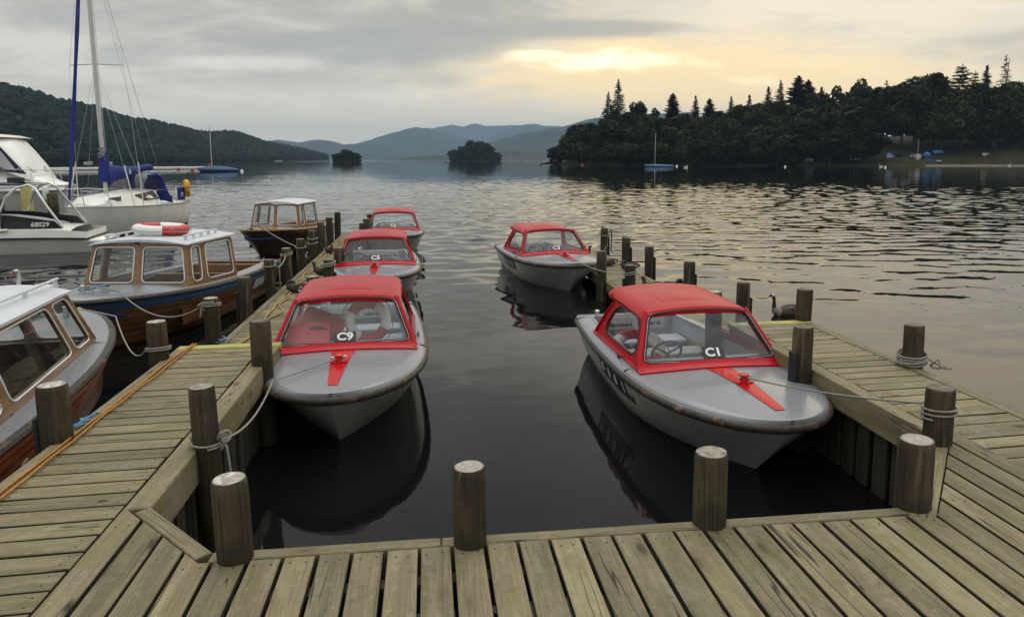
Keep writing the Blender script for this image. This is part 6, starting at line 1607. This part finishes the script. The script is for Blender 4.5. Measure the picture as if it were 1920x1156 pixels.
# ------------------------------------------------------------------ things out on the lake
beach = 'boats pulled up on the right shore'
def small_boat(name, label, x, y, rz, L, B, fb, hm, cover=None, mast=0, lean=0, group=None, z=0, hump=.35, cat='boat', tilt=0, stripe=None):
    if group == beach: z = shore_z(x, y) + .28 * fb + (.4 if tilt else 0)
    root = thing(name, label, cat, (x, y, z), R(rz), group); root.rotation_euler = (0, R(tilt), R(rz))
    H = Hull(L, [(-.3, B * .4, 1.6, 1.0, .1 * L), (0, B * .75, 1.7, .9, .07 * L), (.5, B * .92, 1.9, .75, .03 * L), (1, B, 2.0, .65, .0)], lambda t: fb * (1 + .25 * (1 - t / L) ** 2), L * .5, .75, 22, 8)
    mb = MB(); H.mesh(mb); mb.build('hull', M[hm], root, smooth=True, angle=60)
    if stripe:
        mb = MB()
        for sg in (1, -1): mb.grid([[(sg * q[0], q[1], q[2]) for q in [H.pt(h, v, .03) for v in H.vs()]] for h in (.72, .98)], flip=sg < 0)
        mb.build('sheer_stripe', M[stripe], root, smooth=True)
    mb = MB(); rows = []
    for k in range(13):
        t = L * (.005 + .99 * k / 12); b = H.half(t) * 1.03 + .01; hh = hump * (math.sin(PI * min(1, k / 12 * .9 + .08)) ** .8)
        rows.append([(b * c, t, H.sheer(t) + .01 + (hh * max(0, 1 - abs(c) ** 1.6) if cover else .03 * (1 - c * c)) - (.08 if cover and abs(c) == 1 else 0)) for c in (-1, -.96, -.6, -.25, 0, .25, .6, .96, 1)])
    mb.grid(rows, flip=True); mb.build('cover' if cover else 'deck', M[cover or hm], root, smooth=True)
    if mast:
        mb = MB(); mb.tube([(0, L * .36, fb * .9), (lean * mast * .5, L * .36, mast * .5), (lean * mast, L * .37, mast)], .07 if mast > 7 else .05, 6); mb.build('mast', M['alu'], root, smooth=True)
        if mast > 10.5: mb = MB(); mb.tube([(lean * mast * .97, L * .36, mast * .97), (0, .1, fb * 1.2)], .012, 4); mb.tube([(lean * mast * .9, L * .36, mast * .9), (0, L - .1, fb)], .012, 4); mb.build('rigging', M['alu'], root)
    return root
small_boat('keelboat', 'keelboat under a dusty blue cover with a bare mast, moored on the left', -44.0, 152.5, -80, 7.4, 1.0, .42, 'greyblue', 'greyblue', 9.0, -.02, hump=.62)
small_boat('keelboat', 'slim blue keelboat with a pale stripe and bare mast moored off the wooded right shore', 65.6, 216.2, -99, 8.9, 1.05, .55, 'paleblue', 'bluestripe', 10.2, 0, hump=.18, stripe='gelclean')
fp = thing('floating_boom', 'long white floating boom stretched across the water behind the yacht mast', 'pontoon', (-73, 180, 0), math.atan2(22, 36))
mb = MB(); mb.box((0, 0, .34), (52, 2.2, .55), bev=.08); mb.build('deck_float', M['gelclean'], fp)
mb = MB()
for k in range(9): mb.box((-24 + 6 * k, 0, .66), (.2, 2.0, .1), bev=.02)
mb.build('cross_rail', M['sign'], fp)
def buoy(label, x, y, r, m):
    r *= .62
    mb = MB(); mb.lathe([(.001, -.6 * r), (.6 * r, -.5 * r), (.95 * r, -.05 * r), (r, .25 * r), (.85 * r, .75 * r), (.45 * r, 1.1 * r), (.16 * r, 1.22 * r), (.14 * r, 1.45 * r), (.001, 1.47 * r)], 14); o = mb.build('mooring_buoy', M[m], smooth=True); o.location = (x, y, 0); return tag(o, label, 'buoy', 'mooring buoys')
for a in (('white buoy just right of the blue keelboat', 80.5, 229, .62, 'buoywhite'), ('white buoy on the dark water left of the beached boats', 108.1, 208.5, .55, 'buoywhite'), ('white buoy below the pale blue covered dinghy', 129.7, 190.3, .52, 'buoywhite'),
          ('red buoy near the point left of the tall slender firs', 58.6, 274.5, .75, 'buoyR'), ('red buoy below the tall slender firs', 76.4, 297.2, .75, 'buoyR'), ('red buoy farther left off the wooded point', 60.5, 358, .7, 'buoyR'), ('dark buoy in the channel left of the wooded point', 46.8, 302.5, .7, 'rubber'),
          ('red buoy in front of the white floating boom, left one', -56.5, 182, .62, 'buoyR'), ('red buoy in front of the white floating boom, right one', -50.0, 170, .62, 'buoyR'), ('white buoy right of the covered keelboat on the left', -35.8, 152.5, .5, 'buoywhite'), ('red and white topped buoy far beyond the floating boom', -78, 285, .9, 'buoyR'), ('white buoy by the left end of the floating boom', -82, 165, .55, 'buoywhite'),
          ('dark buoy in front of the larger islet', 13, 520, 1.0, 'rubber'), ('red buoy off the right end of the larger islet', 49, 480, 1.0, 'buoyR')): buoy(*a)
for l, x, y, rz, L, mast in (('tiny white motor boat far off below the end of the wooded hill', -160, 870, 80, 9, 0), ('tiny white boat under the long hill, left one of the pair', -188, 460, 80, 5, 0), ('tiny white boat under the long hill, right one of the pair', -180, 466, 85, 5, 0),
                             ('distant moored yacht left in the group right of the larger islet', 92, 870, 85, 9, 11), ('distant moored yacht in the middle of the group right of the larger islet', 102, 872, 95, 9, 12), ('distant low boat at the right of the group by the wooded point', 122, 850, 90, 10, 0), ('tiny white sail boat in the gap between the two islets', -60, 1150, 85, 9, 10)):
    small_boat('moored_boat', l, x, y, rz, L, L * .14, .8, 'gelclean', None, mast, group='distant boats')
# boats pulled up on the far right shore
beach = 'boats pulled up on the right shore'
small_boat('beached_dinghy', 'dinghy under a pale blue cover leftmost of the beached boats', 169.5, 248.5, -60, 4.6, 1.0, .7, 'gelclean', 'paleblue', z=1.6, hump=1.0, group=beach)
small_boat('beached_dinghy', 'grey green covered boat between the pale blue cover and the upright white hull', 174.2, 248.7, -50, 4.4, 1.0, .7, 'rubber', 'forest', z=1.3, hump=.8, group=beach)
small_boat('beached_dinghy', 'low boat with a dark blue cover left of the upright white hull', 178.6, 247.5, -70, 4.2, .9, .6, 'gelclean', 'greyblue', z=1.7, hump=.6, group=beach)
small_boat('beached_yacht', 'white boat standing bow on with a tall bare mast on the beach', 178.6, 243.2, -37, 6, 1.35, 1.5, 'gelclean', None, 7.5, 0, z=1.6, group=beach)
small_boat('beached_dinghy', 'boat under a bright blue rounded cover right of the white hull with the mast', 183.8, 245.2, -40, 4.4, 1.35, 1.0, 'paleblue', 'paleblue', z=1.4, hump=1.1, group=beach)
small_boat('beached_dinghy', 'blue boat tipped up steeply behind the bright rounded cover', 190.6, 250.5, -75, 5, .9, .7, 'paleblue', 'paleblue', z=3.0, hump=.5, group=beach, tilt=-20)
small_boat('beached_dinghy', 'small blue dinghy lying on the shingle, left one of the two by the water', 180.4, 239.9, -65, 3.6, .65, .45, 'paleblue', 'greyblue', z=.62, hump=.25, group=beach)
small_boat('beached_dinghy', 'pale turquoise dinghy lying on the shingle, right one of the two by the water', 183.3, 239.0, -62, 3.9, .65, .4, 'bluerope', 'sign', z=.62, hump=.2, group=beach)
small_boat('beached_dinghy', 'white dinghy with an outrigger under the trees left of the blue covers', 156, 251, -80, 4.8, .9, .7, 'sign', None, z=1.3, group=beach)
small_boat('beached_dinghy', 'white boat resting on the beach slope near the right picture edge', 205.4, 242.5, -60, 4.6, .9, .8, 'gelclean', None, z=1.2, group=beach)
small_boat('beached_yacht', 'long boat under a bright blue cover high on the beach at the right picture edge', 214.5, 249.0, -48, 12.5, 1.2, .8, 'plum', 'paleblue', 13, 0, z=3.4, hump=.6, group=beach)
small_boat('beached_dinghy', 'boat with a plum coloured hull just below the long blue cover', 220.5, 245.0, -48, 7, 1.0, .8, 'plum', 'plum', z=2.2, hump=.2, group=beach)
small_boat('rowing_boat', 'grey rowing boat drawn up on the dark bank in the middle of the right shore', 118.5, 246.5, -75, 4.4, .6, .28, 'sign', None, z=.15, group=beach)
small_boat('rowing_boat', 'pale rowing boat lying on the bank right of the wooden bench frame', 146.0, 245.2, -72, 6, .5, .26, 'sign', None, z=.45, group=beach)
bn = thing('wooden_bench', 'pale timber bench frame on the grassy bank in the middle of the right shore', 'bench', (139.8, 251.1, 1.2), R(-30))
for nm, bx_ in (('seat', [((0, 0, .5), (2.6, .5, .08))]), ('backrest', [((0, .25, 1.15), (2.6, .06, .16)), ((0, .25, .85), (2.6, .06, .12))]), ('leg', [((-1.2, 0, .24), (.12, .5, .44))]), ('leg', [((1.2, 0, .24), (.12, .5, .44))])):
    mb = MB()
    for c_, s_ in bx_: mb.box(c_, s_, bev=.01)
    mb.build(nm, M['sign'], bn)
for x, y, l in ((238.5, 258.5, 'bare pole at the right picture edge behind the long blue cover'),):
    mb = MB(); mb.tube([(0, 0, -1), (0, 0, 8), (.05, 0, 16)], .09, 6); o = mb.build('flag_pole', M['alu'], smooth=True); o.location = (x, y, 4); tag(o, l, 'pole')
